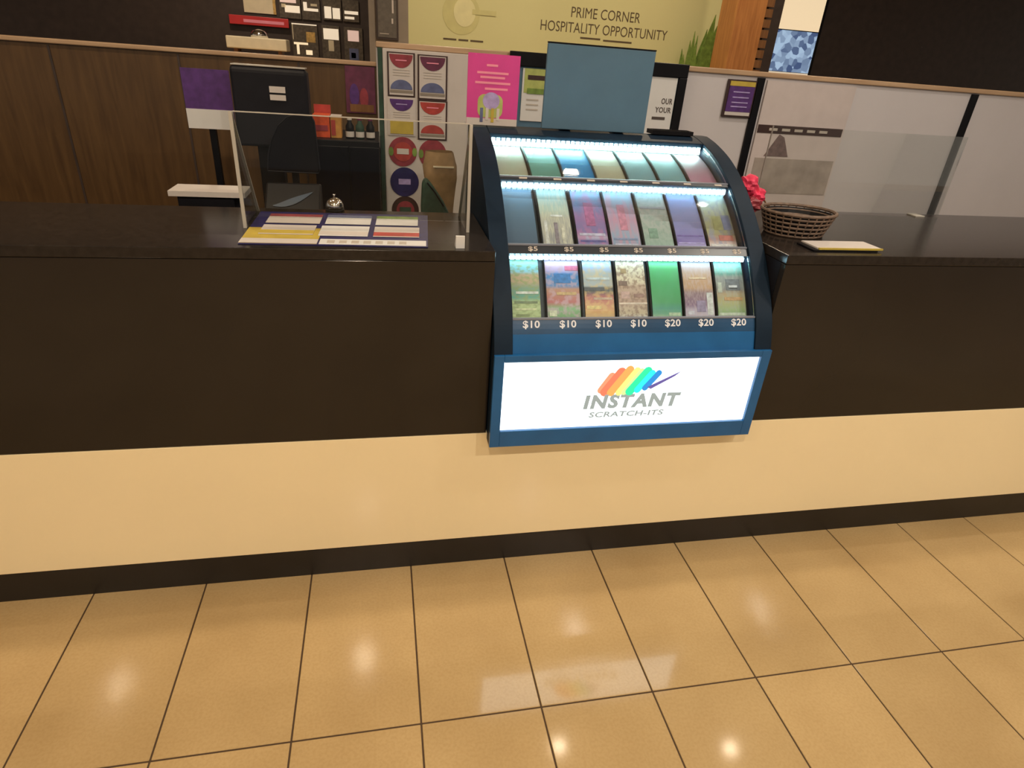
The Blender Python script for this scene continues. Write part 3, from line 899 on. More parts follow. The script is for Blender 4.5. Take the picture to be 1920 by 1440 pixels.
# ================================================================== COUNTER MAT
mz = 1.0155
mt = thing('counter_mat', 'printed counter mat with six ticket pictures and yellow left corner', 'mat', (-0.1, 0.2, mz))
build('mat_sheet', MB().prism_z([(-0.329, 0.03), (0.108, 0.022), (0.131, 0.36), (-0.329, 0.36)], mz, mz + 0.002), MT['navy'], mt)
def mquad(n, u0, u1, v0, v1, m_, lay=1):
    def P(u, v):
        xa, xb = -0.329, 0.108 + 0.023 * v
        ya, yb = 0.03 + 0.33 * v, 0.022 + 0.338 * v
        return (xa + (xb - xa) * u, ya + (yb - ya) * u)
    return build(n, MB().prism_z([P(u0, v0), P(u1, v0), P(u1, v1), P(u0, v1)], mz + 0.002 + 0.0006 * (lay - 1), mz + 0.002 + 0.0006 * lay), m_, mt)
mquad('yellow_corner', 0.0, 0.40, 0.02, 0.46, MT['yellow'])
mquad('lower_band', 0.0, 0.40, 0.02, 0.14, MT['card'], 2)
mquad('lower_band', 0.41, 0.99, 0.02, 0.16, MT['white'], 1)
for q in range(7):
    mquad('band_lettering', 0.45 + q * 0.065, 0.49 + q * 0.065, 0.05, 0.12, (MT['grey'] if 'grey' in MT else MT['paleline']), 2)
cells = [  # u0,u1,v0,v1, face, stripe
    (0.07, 0.37, 0.60, 0.90, 'card', 'crimson'), (0.40, 0.66, 0.60, 0.90, 'white', 'steelblue'), (0.69, 0.94, 0.60, 0.90, 'white', 'leaf'),
    (0.07, 0.36, 0.26, 0.54, 'card', 'yellow'), (0.39, 0.66, 0.24, 0.54, 'white', 'card'), (0.69, 0.95, 0.24, 0.54, 'card', 'scarlet')]
for u0, u1, v0, v1, fa, stp in cells:
    c_ = mquad('ticket_picture', u0, u1, v0, v1, MT[fa], 3)
    dv = v1 - v0
    if stp in ('crimson', 'steelblue', 'leaf'):
        mquad('picture_stripe', u0, u1, v1 - dv * 0.28, v1, MT[stp], 4)
    else:
        mquad('picture_stripe', u0, u1, v0 + 0.02, v0 + dv * 0.42, MT[stp], 4)

# ================================================================== ACRYLIC SCREEN ON THE LEFT COUNTER
az = 1.0155
ac = thing('acrylic_screen', 'clear acrylic screen with triangular side fins above the printed counter mat', 'screen', (-0.05, 0.25, az))
def acpanel(x0, x1, y0, y1, z0, z1):
    return build('acrylic_panel', box(x0, x1, y0, y1, z0, z1), MT['acrylic'], ac)
p1 = acpanel(-0.334, 0.222, 0.183, 0.188, az + 0.028, 1.285)
build('cut_edge', box(-0.334, 0.222, 0.183, 0.188, 1.2851, 1.2875), MT['acryledge'], p1)
for x0, x1 in ((-0.342, -0.335), (0.2225, 0.2295)):          # triangular side fins
    fin = build('side_fin', MB().prism_x([(0.184, az), (0.372, az), (0.184, 1.284)], x0, x1), MT['acrylic'], ac)
    build('cut_edge', box(x0 - 0.0005, x1 + 0.0005, 0.178, 0.1838, az, 1.286), MT['acryledge'], fin)
    build('sloping_edge', MB().prism_x([(0.3725, az), (0.3765, az), (0.1885, 1.284), (0.1845, 1.284)], x0, x1), MT['acryledge'], fin)
bk = build('card_clip', MB().prism_x([(0.020, az), (0.045, az), (0.045, az + 0.006), (0.028, az + 0.03), (0.020, az + 0.03)], 0.176, 0.198), MT['white'], None, (0.187, 0.03, az))
tag(bk, 'small white card clip at the counter edge beside the display case', 'clip')

# ================================================================== SERVICE BELL
bz = 1.0155
be = thing('service_bell', 'silver domed service bell at the back of the counter behind the mat', 'bell', (-0.133, 0.398, bz))
def lathe(n, prof, x, y, m_, par, seg=24):
    return build(n, MB().lathe(prof, x, y, seg), m_, par, smooth=True)
lathe('base', [(0.026, bz), (0.027, bz + 0.004), (0.022, bz + 0.008)], -0.133, 0.412 - 0.03 + 0.02, MT['black'], be)
lathe('dome', [(0.0255, bz + 0.0085), (0.0245, bz + 0.018), (0.020, bz + 0.028), (0.012, bz + 0.035), (0.003, bz + 0.0375)], -0.133, 0.402, MT['chrome'], be)
lathe('plunger', [(0.0025, bz + 0.0376), (0.0025, bz + 0.043), (0.005, bz + 0.0435), (0.004, bz + 0.047)], -0.133, 0.402, MT['chrome'], be, 12)

# ================================================================== STAFF DESK AND EQUIPMENT
DZ = 0.76
dk = thing('staff_desk', 'black staff desk behind the counter', 'desk', (-0.9, 0.7, 0))
build('desk_top', box(-2.4, 0.27, 0.44, 0.98, DZ - 0.03, DZ), MT['softblack'], dk, bevel=0.002)
for x in (-2.36, -1.1, 0.22):
    for y in (0.48, 0.93):
        build('leg', box(x - 0.02, x + 0.02, y - 0.02, y + 0.02, 0.0, DZ - 0.0305), MT['softblack'], dk)

tm = thing('lottery_terminal', 'large black terminal seen from behind with a white sticker', 'terminal', (-0.36, 0.85, DZ))
build('base', box(-0.46, -0.26, 0.81, 0.96, DZ, DZ + 0.05), MT['black'], tm, bevel=0.01)
build('neck', box(-0.40, -0.32, 0.83, 0.88, DZ + 0.05, 1.16), MT['black'], tm, bevel=0.006)
sc_ = build('screen_housing', MB().prism_x([(0.792, 1.13), (0.80, 1.355), (0.812, 1.366), (0.87, 1.36), (0.90, 1.13)], -0.452, -0.222), MT['softblack'], tm, bevel=0.008)
build('sticker', MB().box(-0.338, -0.29, 0.7925, 0.797, 1.272, 1.288).box(-0.338, -0.29, 0.794, 0.799, 1.294, 1.312), MT['card'], sc_)
build('painted_top_highlight', box(-0.448, -0.226, 0.8085, 0.872, 1.3662, 1.3695), MT['acryledge'], sc_)  # pale strip modelled as the highlight along the housing's top

cd = thing('customer_display', 'black rounded-corner display with a shiny rim beside the terminal', 'display', (-0.275, 0.68, DZ))
build('base', MB().lathe([(0.06, DZ), (0.06, DZ + 0.008), (0.02, DZ + 0.014)], -0.27, 0.70, 24), MT['black'], cd)
build('stem', box(-0.28, -0.26, 0.69, 0.71, DZ + 0.014, 1.10), MT['black'], cd)
hz = [(-0.348, 1.076), (-0.196, 1.074), (-0.190, 1.085), (-0.196, 1.225), (-0.204, 1.243), (-0.24, 1.247), (-0.275, 1.236), (-0.305, 1.21), (-0.33, 1.165), (-0.342, 1.12)]
build('shell', MB().prism_y(hz, 0.662, 0.69), MT['blackgloss'], cd, bevel=0.004)
rim = [Vector((x, 0.662, z)) for x, z in hz]
build('rim', MB().tube([tuple(p) for p in rim + [rim[0]]], 0.0022, 6), MT['softblack'], cd)

pr_ = thing('ticket_scanner', 'low black ticket scanner with a blue swoosh below the display', 'scanner', (-0.27, 0.56, DZ))
build('body', MB().prism_x([(0.50, DZ), (0.50, 0.955), (0.515, 0.975), (0.62, 1.05), (0.635, 1.045), (0.64, DZ)], -0.35, -0.185), MT['black'], pr_, bevel=0.006)
sw = MB()
n_ = 14
up, dn = [], []
for i in range(n_ + 1):
    t = i / n_
    x = -0.325 + 0.115 * t
    v = 0.25 + 0.45 * t ** 1.6
    th = 0.10 * math.sin(math.pi * t) + 0.01
    for arr, vv in ((up, v + th), (dn, v - th)):
        y = 0.515 + 0.105 * vv
        z = 0.975 + 0.075 * vv
        arr.append((x, y - 0.0012, z + 0.0017))
for i in range(n_):
    sw.poly([dn[i], dn[i + 1], up[i + 1], up[i]])
build('swoosh', sw, MT['navyswoosh'], pr_)

pd = thing('paper_pad', 'white paper pad on a stand at the left end of the staff desk', 'paper pad', (-0.55, 0.62, DZ))
build('stand', box(-0.60, -0.44, 0.57, 0.66, DZ, 1.010), MT['softblack'], pd, bevel=0.004)
build('sheets', box(-0.62, -0.405, 0.56, 0.67, 1.0105, 1.026), MT['card'], pd)
pu = thing('purple_counter_card', 'purple card with white lower strip at the far left of the staff area', 'card', (-0.56, 0.9, DZ))
build('stand_pole', box(-0.56, -0.54, 0.905, 0.925, DZ, 1.18), MT['black'], pu)
build('sheet', box(-0.62, -0.474, 0.90, 0.904, 1.165, 1.345), MT['purple'], pu)
build('strip', box(-0.62, -0.476, 0.897, 0.8999, 1.165, 1.225), MT['white'], pu)

cb = thing('storage_cabinet', 'black storage cabinet behind the counter left of the poster board', 'cabinet', (-0.11, 1.3, 0))
build('carcass', box(-0.245, -0.001, 1.10, 1.465, 0.0, 1.125), MT['black'], cb, bevel=0.003)
build('door', box(-0.243, -0.117, 1.085, 1.0995, 0.03, 1.105), MT['blackgloss'], cb, bevel=0.002)
build('door', box(-0.113, -0.003, 1.085, 1.0995, 0.03, 1.105), MT['blackgloss'], cb, bevel=0.002)
CZ = 1.1255
rb = thing('snack_box', 'red-orange display box on the black cabinet', 'box', (-0.21, 1.2, CZ))
build('carton', box(-0.248, -0.185, 1.15, 1.25, CZ, 1.205), MT['redorange'], rb, bevel=0.002)
build('header_card', box(-0.248, -0.185, 1.2505, 1.254, CZ, 1.235), MT['scarlet'], rb)
build('label_band', box(-0.240, -0.193, 1.1485, 1.1498, 1.15, 1.17), MT['crimson'], rb)
ob_ = thing('snack_box', 'narrow orange carton beside the red-orange box on the cabinet', 'box', (-0.16, 1.2, CZ))
build('carton', box(-0.182, -0.142, 1.15, 1.23, CZ, 1.20), MT['orange'], ob_, bevel=0.002)
build('label_band', box(-0.180, -0.164, 1.1485, 1.1498, CZ + 0.01, 1.19), MT['scarlet'], ob_)
build('top_edge', box(-0.182, -0.142, 1.149, 1.231, 1.2002, 1.2042), MT['card'], ob_)
for q, (x, lab) in enumerate(((-0.112, 'left'), (-0.074, 'middle'), (-0.034, 'right'))):
    bt = thing('bottle', 'small dark bottle with pale label on the black cabinet, ' + ('nearest the orange carton' if q == 0 else ('middle of three' if q == 1 else 'nearest the poster board')), 'bottle', (x, 1.17, CZ), 'bottles on the black cabinet')
    build('body', MB().lathe([(0.016, CZ), (0.016, CZ + 0.045), (0.008, CZ + 0.058), (0.008, CZ + 0.066)], x, 1.17, 16), MT['darkgreen'] if q == 1 else MT['black'], bt, smooth=True)
    build('paper_label', MB().lathe([(0.0165, CZ + 0.006), (0.0165, CZ + 0.026)], x, 1.17, 16), MT['card'], bt)
    build('cap', MB().lathe([(0.009, CZ + 0.0662), (0.009, CZ + 0.074)], x, 1.17, 12), MT['card'] if q == 0 else MT['plum'], bt)
wp = thing('wall_poster', 'plum and red poster on the timber partition above the bottles', 'poster', (-0.08, 1.5, 1.19))
build('sheet', box(-0.135, -0.012, 1.512, 1.5165, 1.19, 1.372), MT['plum'], wp)
build('picture_figure', MB().prism_y(ellipse_xz(-0.10, 1.26, 0.02, 0.045), 1.5105, 1.5119), MT['purple'], wp)
build('picture_figure', MB().prism_y(ellipse_xz(-0.06, 1.25, 0.018, 0.04), 1.5105, 1.5119), MT['crimson'], wp)
build('picture_base', box(-0.12, -0.02, 1.509, 1.5104, 1.195, 1.225), MT['columndark'], wp)

# ================================================================== WHITE POSTER BOARD
pb = thing('poster_board', 'tall white board covered with price cards and round stickers', 'board', (0.19, 1.48, 0.70))
BY = 1.47
build('board', box(0.022, 0.385, BY, 1.499, 0.70, 1.447), MT['card'], pb, bevel=0.003)
build('edge_post', box(0.002, 0.021, BY + 0.002, 1.499, 0.70, 1.447), MT['darkgreen'], pb, bevel=0.002)

def price_card(x0, x1, z0, z1, head, pic, label, frame=True):
    t = thing('price_card', label, 'price card', ((x0 + x1) / 2, BY, z0), 'price cards on the white poster board')
    build('frame', box(x0, x1, BY - 0.0045, BY - 0.0002, z0, z1), MT['framebrown'] if frame else MT['card'], t)
    build('sheet', box(x0 + 0.007, x1 - 0.007, BY - 0.006, BY - 0.0046, z0 + 0.006, z1 - 0.005), MT['card'], t)
    cx, w, h = (x0 + x1) / 2, x1 - x0, z1 - z0
    build('header_emblem', MB().prism_y(ellipse_xz(cx, z1 - 0.008, w * 0.42, h * 0.30, 180, 360, 16), BY - 0.0075, BY - 0.0061), MT[head], t)
    build('header_line', box(cx - w * 0.2, cx + w * 0.2, BY - 0.0085, BY - 0.0076, z1 - h * 0.19, z1 - h * 0.165), MT['rose'] if head != 'purple' else MT['lavender'], t)
    for f in (0.40, 0.46, 0.52):
        build('text_line', box(cx - w * 0.3, cx + w * 0.3, BY - 0.0072, BY - 0.0061, z1 - h * f, z1 - h * f + 0.003), MT['paleline'], t)
    if pic == 'yellow':
        build('picture_block', box(cx - w * 0.42, cx + w * 0.42, BY - 0.0075, BY - 0.0061, z0 + h * 0.05, z0 + h * 0.38), MT['yellow'], t)
    else:
        build('picture_dome', MB().prism_y(ellipse_xz(cx, z0 + h * 0.17, w * 0.40, h * 0.22, 0, 180, 16), BY - 0.0075, BY - 0.0061), MT[pic], t)
        build('picture_base', box(cx - w * 0.42, cx + w * 0.42, BY - 0.0075, BY - 0.0061, z0 + h * 0.09, z0 + h * 0.15), MT['greywall'], t)
    return t

price_card(0.040, 0.155, 1.268, 1.436, 'crimson', 'steelblue', 'price card with crimson header and blue car, top left of the poster board')
price_card(0.166, 0.292, 1.262, 1.434, 'plum', 'steelblue', 'price card with plum header and blue car, top right of the poster board')
price_card(0.038, 0.156, 1.112, 1.266, 'purple', 'yellow', 'price card with purple header and yellow block on the poster board', False)
price_card(0.166, 0.294, 1.100, 1.260, 'scarlet', 'scarlet', 'price card with scarlet header and red picture on the poster board')

def sticker(cx, cz, r, c1, c2, c3, label):
    t = thing('round_sticker', label, 'sticker', (cx, BY, cz), 'round stickers on the white poster board')
    build('disc', MB().prism_y(ellipse_xz(cx, cz, r, r, n=32), BY - 0.003, BY - 0.0002), MT[c1], t)
    build('inner_disc', MB().prism_y(ellipse_xz(cx, cz, r * 0.66, r * 0.66, n=28), BY - 0.0045, BY - 0.0031), MT[c2], t)
    build('centre_bar', box(cx - r * 0.42, cx + r * 0.42, BY - 0.006, BY - 0.0046, cz - r * 0.16, cz + r * 0.22), MT[c3], t)
    if c1 == 'crimson':
        for sgn in (-1, 1):
            build('side_patch', MB().prism_y(ellipse_xz(cx + sgn * r * 0.83, cz, r * 0.17, r * 0.3, n=16), BY - 0.0045, BY - 0.0031), MT['leaf'], t)
sticker(0.100, 1.045, 0.062, 'crimson', 'scarlet', 'card', 'red round sticker with green sides, under the yellow price card')
sticker(0.232, 1.040, 0.062, 'crimson', 'crimson', 'card', 'red round sticker partly hidden by the brown paper bag')
sticker(0.106, 0.915, 0.064, 'navy', 'navy', 'lavender', 'navy round sticker below the red one on the poster board')
sticker(0.108, 0.790, 0.062, 'framebrown', 'crimson', 'darkgreen', 'dark round sticker lowest on the poster board')

# paper bag and green pouch on the staff desk
bg = thing('paper_bag', 'crumpled brown paper bag standing in front of the poster board', 'bag', (0.20, 0.76, DZ))
bmb = MB()
prof = [(0.040, DZ), (0.050, DZ + 0.1), (0.046, 1.00), (0.056, 1.06), (0.058, 1.10), (0.046, 1.145)]
for i in range(20):
    a = 2 * math.pi * i / 20
    for k, (r, z) in enumerate(prof):
        f = 1 + 0.10 * math.sin(3 * a + k) + 0.05 * math.sin(7 * a + 2 * k)
        bmb.v.append((0.203 + r * f * math.cos(a) * (1.0 if k > 1 else 0.8), 0.76 + r * f * math.sin(a) * 0.8, z))
kk = len(prof)
for i in range(20):
    j = (i + 1) % 20
    for k in range(kk - 1):
        bmb.f.append((i * kk + k, j * kk + k, j * kk + k + 1, i * kk + k + 1))
bmb.f.append(tuple(i * kk for i in range(19, -1, -1)))
build('sack', bmb, MT['kraft'], bg, smooth=True)
build('fold_band', box(0.175, 0.245, 0.7145, 0.7185, 1.098, 1.103), MT['cream'], bg)
gp = thing('green_pouch', 'dark green soft pouch leaning beside the brown paper bag', 'pouch', (0.165, 0.66, DZ))
gmb = MB()
gp_prof = [(0.135, DZ), (0.225, DZ), (0.225, 0.96), (0.205, 1.0), (0.165, 1.055), (0.146, 1.075), (0.134, 1.06), (0.130, 0.98)]
gmb.prism_y(gp_prof, 0.645, 0.685)
build('pouch_body', gmb, MT['darkgreen'], gp, bevel=0.012)
build('seam', MB().tube([(0.150, 0.6445, 1.06), (0.175, 0.6445, 1.03), (0.205, 0.6445, 0.985)], 0.0025, 6), MT['black'], gp)

# ================================================================== NOTICE BOARD AND POSTERS ON THE WHITE PARTITION
nb = thing('notice_board', 'black-framed notice board behind the slate board', 'notice board', (0.99, 1.48, 1.1))
NX0, NX1, NZ0, NZ1 = 0.56, 1.392, 1.10, 1.474
NY = 1.462
nf = MB().box(NX0, NX1, NY, 1.484, 1.418, NZ1).box(NX0, NX1, NY, 1.484, NZ0, 1.13).box(NX0, 0.60, NY, 1.484, 1.13, 1.418).box(1.352, NX1, NY, 1.484, 1.13, 1.418)
build('frame', nf, MT['black'], nb, bevel=0.003)
build('backing', box(0.60, 1.352, 1.476, 1.4838, 1.13, 1.418), MT['slate'], nb)
wn = thing('notice_sheet', 'white notice with black lettering in the black-framed board', 'notice', (1.27, 1.47, 1.18))
build('sheet', box(1.17, 1.348, 1.470, 1.4755, 1.175, 1.416), MT['white'], wn)
lettering('OUR', 1.285, 1.34, 1.305, 1.33, 1.4699, MT['darkline'], wn, bold=0.02)
lettering('YOUR', 1.26, 1.34, 1.268, 1.292, 1.4699, MT['darkline'], wn, bold=0.02)
build('text_bar', box(1.25, 1.315, 1.4685, 1.4699, 1.238, 1.25), MT['darkline'], wn)
gn = thing('notice_sheet', 'green and white notice between the magenta poster and the slate board', 'notice', (0.66, 1.47, 1.18))
build('sheet', box(0.622, 0.74, 1.470, 1.4755, 1.20, 1.412), MT['white'], gn)
build('green_block', box(0.630, 0.74, 1.4685, 1.4699, 1.315, 1.412), MT['lime'], gn)
build('green_stripe', box(0.645, 0.74, 1.467, 1.4684, 1.312, 1.334), MT['leaf'], gn)
build('title_bar', box(0.645, 0.74, 1.467, 1.4684, 1.368, 1.386), MT['framebrown'], gn)
for z in (1.285, 1.265, 1.245):
    build('text_line', box(0.645, 0.70, 1.4685, 1.4699, z, z + 0.006), MT['paleline'], gn)

pp = thing('framed_poster', 'purple framed poster with yellow header on the white partition', 'poster', (1.69, 1.49, 1.27))
build('frame', box(1.612, 1.760, 1.486, 1.4995, 1.268, 1.43), MT['framebrown'], pp, bevel=0.002)
build('print', box(1.622, 1.752, 1.483, 1.4859, 1.292, 1.402), MT['purple'], pp)
build('header', box(1.622, 1.752, 1.483, 1.4859, 1.403, 1.423), MT['yellow'], pp)
build('foot_strip', box(1.622, 1.752, 1.483, 1.4859, 1.276, 1.291), MT['card'], pp)
for z in (1.375, 1.352, 1.33, 1.312):
    build('text_line', box(1.645, 1.73, 1.4815, 1.4829, z, z + 0.005), MT['lavender'], pp)

rp_ = thing('large_poster', 'pale poster with black title band right of the partition post', 'poster', (2.0, 1.49, 0.9))
build('sheet', box(1.815, 2.30, 1.489, 1.4995, 0.85, 1.436), MT['poster_pale'], rp_)
build('title_band', box(1.818, 2.29, 1.4865, 1.4889, 1.206, 1.243), MT['framebrown'], rp_)
for q in range(5):
    build('title_mark', box(1.88 + q * 0.07, 1.925 + q * 0.07, 1.485, 1.4864, 1.218, 1.230), MT['paleline'], rp_)
build('picture_peak', MB().prism_y([(1.885, 1.10), (1.945, 1.203), (1.975, 1.19), (2.02, 1.10)], 1.4865, 1.4889), MT['peak'], rp_)
build('picture_ground', box(1.84, 2.29, 1.4868, 1.4889, 0.92, 1.09), MT['haze_print'], rp_)

# ================================================================== RIGHT COUNTER
rz = 1.0155
sr_ = thing('acrylic_screen', 'clear upright acrylic screen on the right counter', 'screen', (1.7, 0.55, rz))
s1_ = build('acrylic_panel', box(1.31, 2.1, 0.565, 0.57, rz + 0.004, 1.30), MT['acrylic'], sr_)
build('cut_edge', box(1.3075, 1.3099, 0.5645, 0.5705, rz + 0.004, 1.30), MT['edge_dim'], s1_)
for x in (1.45, 2.0):
    build('foot_block', box(x - 0.02, x + 0.02, 0.545, 0.59, rz, rz + 0.0035), MT['acryledge'], sr_)

bq = thing('gift_bouquet', 'crumpled pink tissue bouquet on the counter right of the display case', 'bouquet', (1.225, 0.47, rz))
def crumple(cx, cy, cz, rx, ry, rz_, seed):
    rr = random.Random(seed)
    bm = bmesh.new()
    bmesh.ops.create_icosphere(bm, subdivisions=3, radius=1)
    ph = [rr.uniform(0, 6) for _ in range(6)]
    mb = MB()
    for v in bm.verts:
        c = v.co
        f = 1 + 0.13 * math.sin(5 * c.x + ph[0]) * math.sin(6 * c.y + ph[1]) + 0.12 * math.sin(9 * c.z + ph[2] + 4 * c.x) + rr.uniform(-0.05, 0.05)
        mb.v.append((cx + c.x * rx * f, cy + c.y * ry * f, cz + c.z * rz_ * f))
    for f in bm.faces:
        mb.f.append(tuple(v.index for v in f.verts))
    bm.free()
    return mb
build('tissue_bloom', crumple(1.205, 0.47, 1.118, 0.034, 0.034, 0.034, 1), MT['pinkpaper'], bq)
build('tissue_bloom', crumple(1.243, 0.47, 1.085, 0.030, 0.032, 0.030, 2), MT['pinkpaper'], bq)
build('tissue_bloom', crumple(1.222, 0.455, 1.060, 0.036, 0.03, 0.03, 3), MT['crimson'], bq)
build('wrap', MB().lathe([(0.020, rz), (0.024, rz + 0.02), (0.034, rz + 0.05)], 1.225, 0.47, 18), MT['pinkpaper'], bq, smooth=True)
build('ribbon', MB().tube([(1.25, 0.465, 1.075), (1.272, 0.46, 1.075), (1.288, 0.455, 1.055), (1.29, 0.45, 1.03), (1.285, 0.445, 1.022)], 0.003, 6), MT['columndark'], bq)

ba_ = thing('wicker_basket', 'brown wicker basket with dark lining on the right counter', 'basket', (1.262, 0.25, rz))
BX, BYc, BH = 1.262, 0.25, 0.070
def hoop(f, z):
    return [(BX + 0.115 * f * math.cos(2 * math.pi * i / 28), BYc + 0.095 * f * math.sin(2 * math.pi * i / 28), z) for i in range(29)]
build('rim', MB().tube(hoop(1.0, rz + BH), 0.005, 6), MT['wicker'], ba_)
for k in range(5):
    t_ = k / 5
    build('woven_hoop', MB().tube(hoop(0.78 + 0.22 * t_, rz + 0.004 + (BH - 0.004) * t_), 0.0035, 6), MT['wicker'], ba_)
for i in range(28):
    a0, a1 = hoop(1.0, rz + BH)[i], hoop(0.78, rz + 0.003)[i]
    build('stake', MB().tube([a0, a1], 0.0026, 5), MT['wicker'], ba_)
lin = MB()
lo_, hi_ = hoop(0.74, rz + 0.0025), hoop(0.955, rz + BH - 0.006)
lin.v += lo_[:-1] + hi_[:-1]
for i in range(28):
    lin.f.append((i, (i + 1) % 28, 28 + (i + 1) % 28, 28 + i))
lin.f.append(tuple(range(27, -1, -1)))
build('lining', lin, MT['black'], ba_)
lf = thing('leaflet_stack', 'small stack of yellow-edged leaflets at the front of the right counter', 'leaflets', (1.3, 0.08, rz))
build('leaflet', box(1.19, 1.40, 0.04, 0.12, rz, rz + 0.004), MT['black'], lf)
build('leaflet', box(1.21, 1.42, 0.05, 0.13, rz + 0.0042, rz + 0.008), MT['card'], lf)
build('yellow_edge', box(1.21, 1.42, 0.044, 0.0499, rz + 0.0042, rz + 0.009), MT['yellow'], lf)

# ================================================================== FAR BACKGROUND THINGS
pc = thing('potted_plant', 'green spiky potted plant in front of the cream hoarding', 'plant', (3.13, 4.80, 0))
build('pot', MB().lathe([(0.11, 0), (0.14, 0.9), (0.145, 0.92), (0.13, 0.92)], 3.13, 4.80, 24), MT['terracotta'], pc, smooth=True)
def blade(x0, z0, x1, z1, w, y):
    d = Vector((x1 - x0, z1 - z0))
    n = Vector((-d.y, d.x)).normalized()
    a, c = [], []
    for i in range(7):
        t = i / 6
        p = Vector((x0, z0)) + d * t + n * (0.04 * math.sin(math.pi * t))
        hw = w * (math.sin(math.pi * (0.25 + 0.75 * t))) * 0.5 + 0.001
        a.append(tuple(p + n * hw))
        c.append(tuple(p - n * hw))
    return MB().prism_y(a + c[::-1], y - 0.003, y + 0.003)
for k, (x1, z1, w) in enumerate(((2.88, 1.57, .06), (2.93, 1.69, .07), (3.00, 1.66, .07), (2.97, 1.77, .05), (3.08, 1.62, .07), (3.16, 1.92, .10), (3.20, 1.83, .10),
                                  (3.24, 1.74, .08), (3.30, 1.67, .08), (3.12, 1.70, .08), (3.04, 1.74, .05), (3.32, 1.60, .07), (2.91, 1.62, .06), (3.14, 1.80, .08), (3.26, 1.62, .07))):
    build('leaf', blade(3.13 + (x1 - 3.12) * 0.25, 0.93, x1 - 0.02, z1 + 0.035, w * 1.7, 4.74 + 0.01 * k), MT['leaf'], pc)

cl = struct('wall_column', MB().box(3.03, 3.30, 4.2, 4.5, 0, CEIL), MT['column'], 'orange timber-clad column beside the cream hoarding', (3.2, 4.3, 0))
for k in range(40):
    build('slat', box(3.301, 3.37, 4.2 + 0.0, 4.49, 0.05 + k * 0.078, 0.05 + k * 0.078 + 0.062), MT['columndark'], cl)
struct('wall_dark_gap', box(3.38, 3.52, 4.3, 4.5, 0, CEIL), MT['darkshop'], 'dark pier right of the timber column', (3.45, 4.4, 0))
bs = thing('lit_poster', 'blue lit advertising panel behind the dark pier', 'poster', (4.3, 6.1, 1.2))
build('case', box(4.12, 5.2, 6.12, 6.19, 1.45, 2.6), MT['black'], bs, bevel=0.004)
build('blue_print', box(4.16, 5.16, 6.115, 6.1195, 1.55, 1.98), MT['blueprint'], bs)
build('cream_print', box(4.16, 5.16, 6.115, 6.1195, 1.99, 2.55), MT['litcream'], bs)
build('white_foot', box(4.16, 5.16, 6.114, 6.1195, 1.50, 1.545), MT['menu_lit'], bs)

def menu(x0, x1, z0, z1, label, m_, inner=()):
    t = thing('menu_board', label, 'menu board', ((x0 + x1) / 2, 6.99, z0), 'menu boards on the dark shop wall')
    build('frame', box(x0, x1, 6.975, 6.999, z0, z1), MT['menu_dim'], t, bevel=0.002)
    for (a, b_, c, d, mm) in inner:
        build('print', box(x0 + (x1 - x0) * a, x0 + (x1 - x0) * b_, 6.972, 6.9749, z0 + (z1 - z0) * c, z0 + (z1 - z0) * d), MT[mm], t)
    return t
menu(-1.06, -0.83, 1.70, 1.93, 'menu board with pink strip, upper row nearest the red sign', None, [(.05, .8, .66, .9, 'menu_pink'), (.25, .95, .25, .55, 'menu_lit'), (.1, .3, .45, .6, 'cream')])
menu(-0.82, -0.62, 1.70, 1.93, 'second menu board of the upper row in the dark shop', None, [(.1, .9, .38, .50, 'menu_lit'), (.1, .3, .5, .75, 'menu_lit'), (.5, .85, .6, .7, 'cream')])
menu(-0.59, -0.385, 1.715, 1.93, 'third menu board of the upper row with a bright square', None, [(.08, .45, .08, .62, 'menu_lit'), (.52, .92, .08, .58, 'menu_lit')])
menu(-0.37, -0.19, 1.715, 1.93, 'rightmost menu board of the upper row in the dark shop', None, [(.1, .95, .35, .5, 'menu_lit'), (.1, .7, .12, .24, 'menu_lit')])
menu(-0.95, -0.665, 1.29, 1.66, 'large menu board with gold pictures in the lower row', None, [(.02, .98, .96, .99, 'menu_lit'), (.03, .06, .55, .96, 'cream'), (.55, .9, .5, .78, 'gold'), (.05, .6, .42, .48, 'litcream'), (.15, .25, .15, .42, 'litcream'), (.5, .75, .15, .28, 'litcream')])
menu(-0.62, -0.42, 1.29, 1.66, 'menu board with a cream page in the lower row', None, [(.1, .95, .62, .92, 'menu_lit'), (.35, .65, .3, .6, 'cream')])
menu(-0.37, -0.16, 1.29, 1.66, 'narrow menu board with pink page and blue foot, lower right', None, [(.2, .8, .62, .92, 'menu_pink'), (.25, .75, .08, .42, 'steelblue'), (.35, .6, .15, .3, 'cream')])
rs = thing('shop_sign', 'red illuminated fascia sign of the dark food shop', 'sign', (-1.28, 6.95, 1.57))
build('fascia', box(-1.60, -0.97, 6.93, 6.96, 1.60, 1.69), MT['red'], rs, bevel=0.004)
build('stripe', box(-1.45, -1.02, 6.927, 6.9299, 1.625, 1.655), MT['rose'], rs)
build('bracket', box(-1.30, -1.26, 6.961, 6.999, 1.62, 1.66), MT['black'], rs)
bp_ = thing('shop_poster', 'beige poster above the red shop sign', 'poster', (-1.29, 6.98, 1.73))
build('sheet', box(-1.44, -1.10, 6.985, 6.999, 1.725, 2.05), MT['cream'], bp_)
build('border', box(-1.13, -1.10, 6.982, 6.9849, 1.725, 2.05), MT['gold'], bp_)
fc = thing('food_counter', 'pale lit food counter of the shop across the mall', 'counter', (-1.4, 6.5, 0))
build('base', box(-2.6, -0.86, 6.3, 6.8, 0, 1.20), MT['columndark'], fc)
build('top', box(-2.6, -0.86, 6.28, 6.82, 1.2005, 1.30), MT['gold'], fc, bevel=0.004)
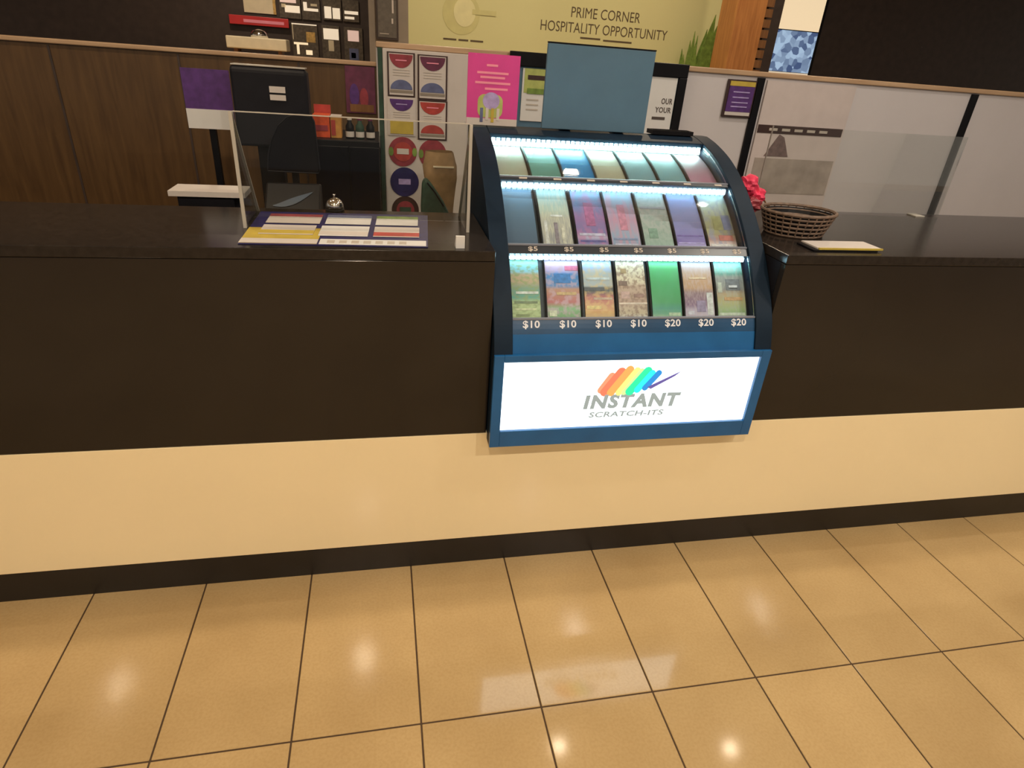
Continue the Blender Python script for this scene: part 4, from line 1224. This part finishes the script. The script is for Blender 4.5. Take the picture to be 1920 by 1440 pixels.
build('bread_shelf', box(-1.56, -0.95, 6.40, 6.7, 1.365, 1.48), MT['cream'], fc, bevel=0.01)
build('shelf_post', box(-1.5, -1.46, 6.45, 6.65, 1.3005, 1.3645), MT['columndark'], fc)
build('shelf_post', box(-1.05, -1.01, 6.45, 6.65, 1.3005, 1.3645), MT['columndark'], fc)
dm = build('serving_dome', MB().lathe([(0.09, 1.4805), (0.085, 1.515), (0.06, 1.545), (0.015, 1.56)], -1.24, 6.55, 20), MT['chrome'], None, (-1.24, 6.55, 1.4805), smooth=True)
tag(dm, 'small silver serving dome on the pale food counter', 'serving dome')

# ================================================================== CEILING DOWNLIGHTS WITH ADDED FILL LAMPS
LENS = {}
def lens_mat(v, c):
    if (v, c) not in LENS:
        LENS[v, c] = em('downlight_lens', c, float(v), False)
    return LENS[v, c]
for k, (x, y, wt_, lens, lcol) in enumerate(DOWNLIGHTS):
    t = thing('downlight', 'recessed round ceiling downlight with a ' + ('warm' if lcol == WARM else 'neutral white') + ' lamp', 'downlight', (x, y, CEIL - 0.02), 'recessed ceiling downlights')
    rg = MB()
    n = 24
    for i in range(n):
        a = 2 * math.pi * i / n
        for r, z in ((0.055, CEIL - 0.003), (0.058, CEIL - 0.012), (0.082, CEIL - 0.008), (0.085, CEIL - 0.0005)):
            rg.v.append((x + r * math.cos(a), y + r * math.sin(a), z))
    for i in range(n):
        j = (i + 1) % n
        for q in range(3):
            rg.f.append((i * 4 + q, j * 4 + q, j * 4 + q + 1, i * 4 + q + 1))
    build('trim_ring', rg, MT['white'], t, smooth=True)
    build('lens', MB().lathe([(0.054, CEIL - 0.004), (0.054, CEIL - 0.0005)], x, y, 24), lens_mat(lens, lcol), t)
    ld = bpy.data.lights.new('downlight_or_fill', 'AREA')
    ld.shape = 'DISK'
    ld.size = 0.10
    ld.energy = wt_
    ld.color = lcol
    lo = bpy.data.objects.new('downlight_or_fill', ld)
    COL.objects.link(lo)
    lo.parent = t
    lo.location = (0, 0, 0.014)
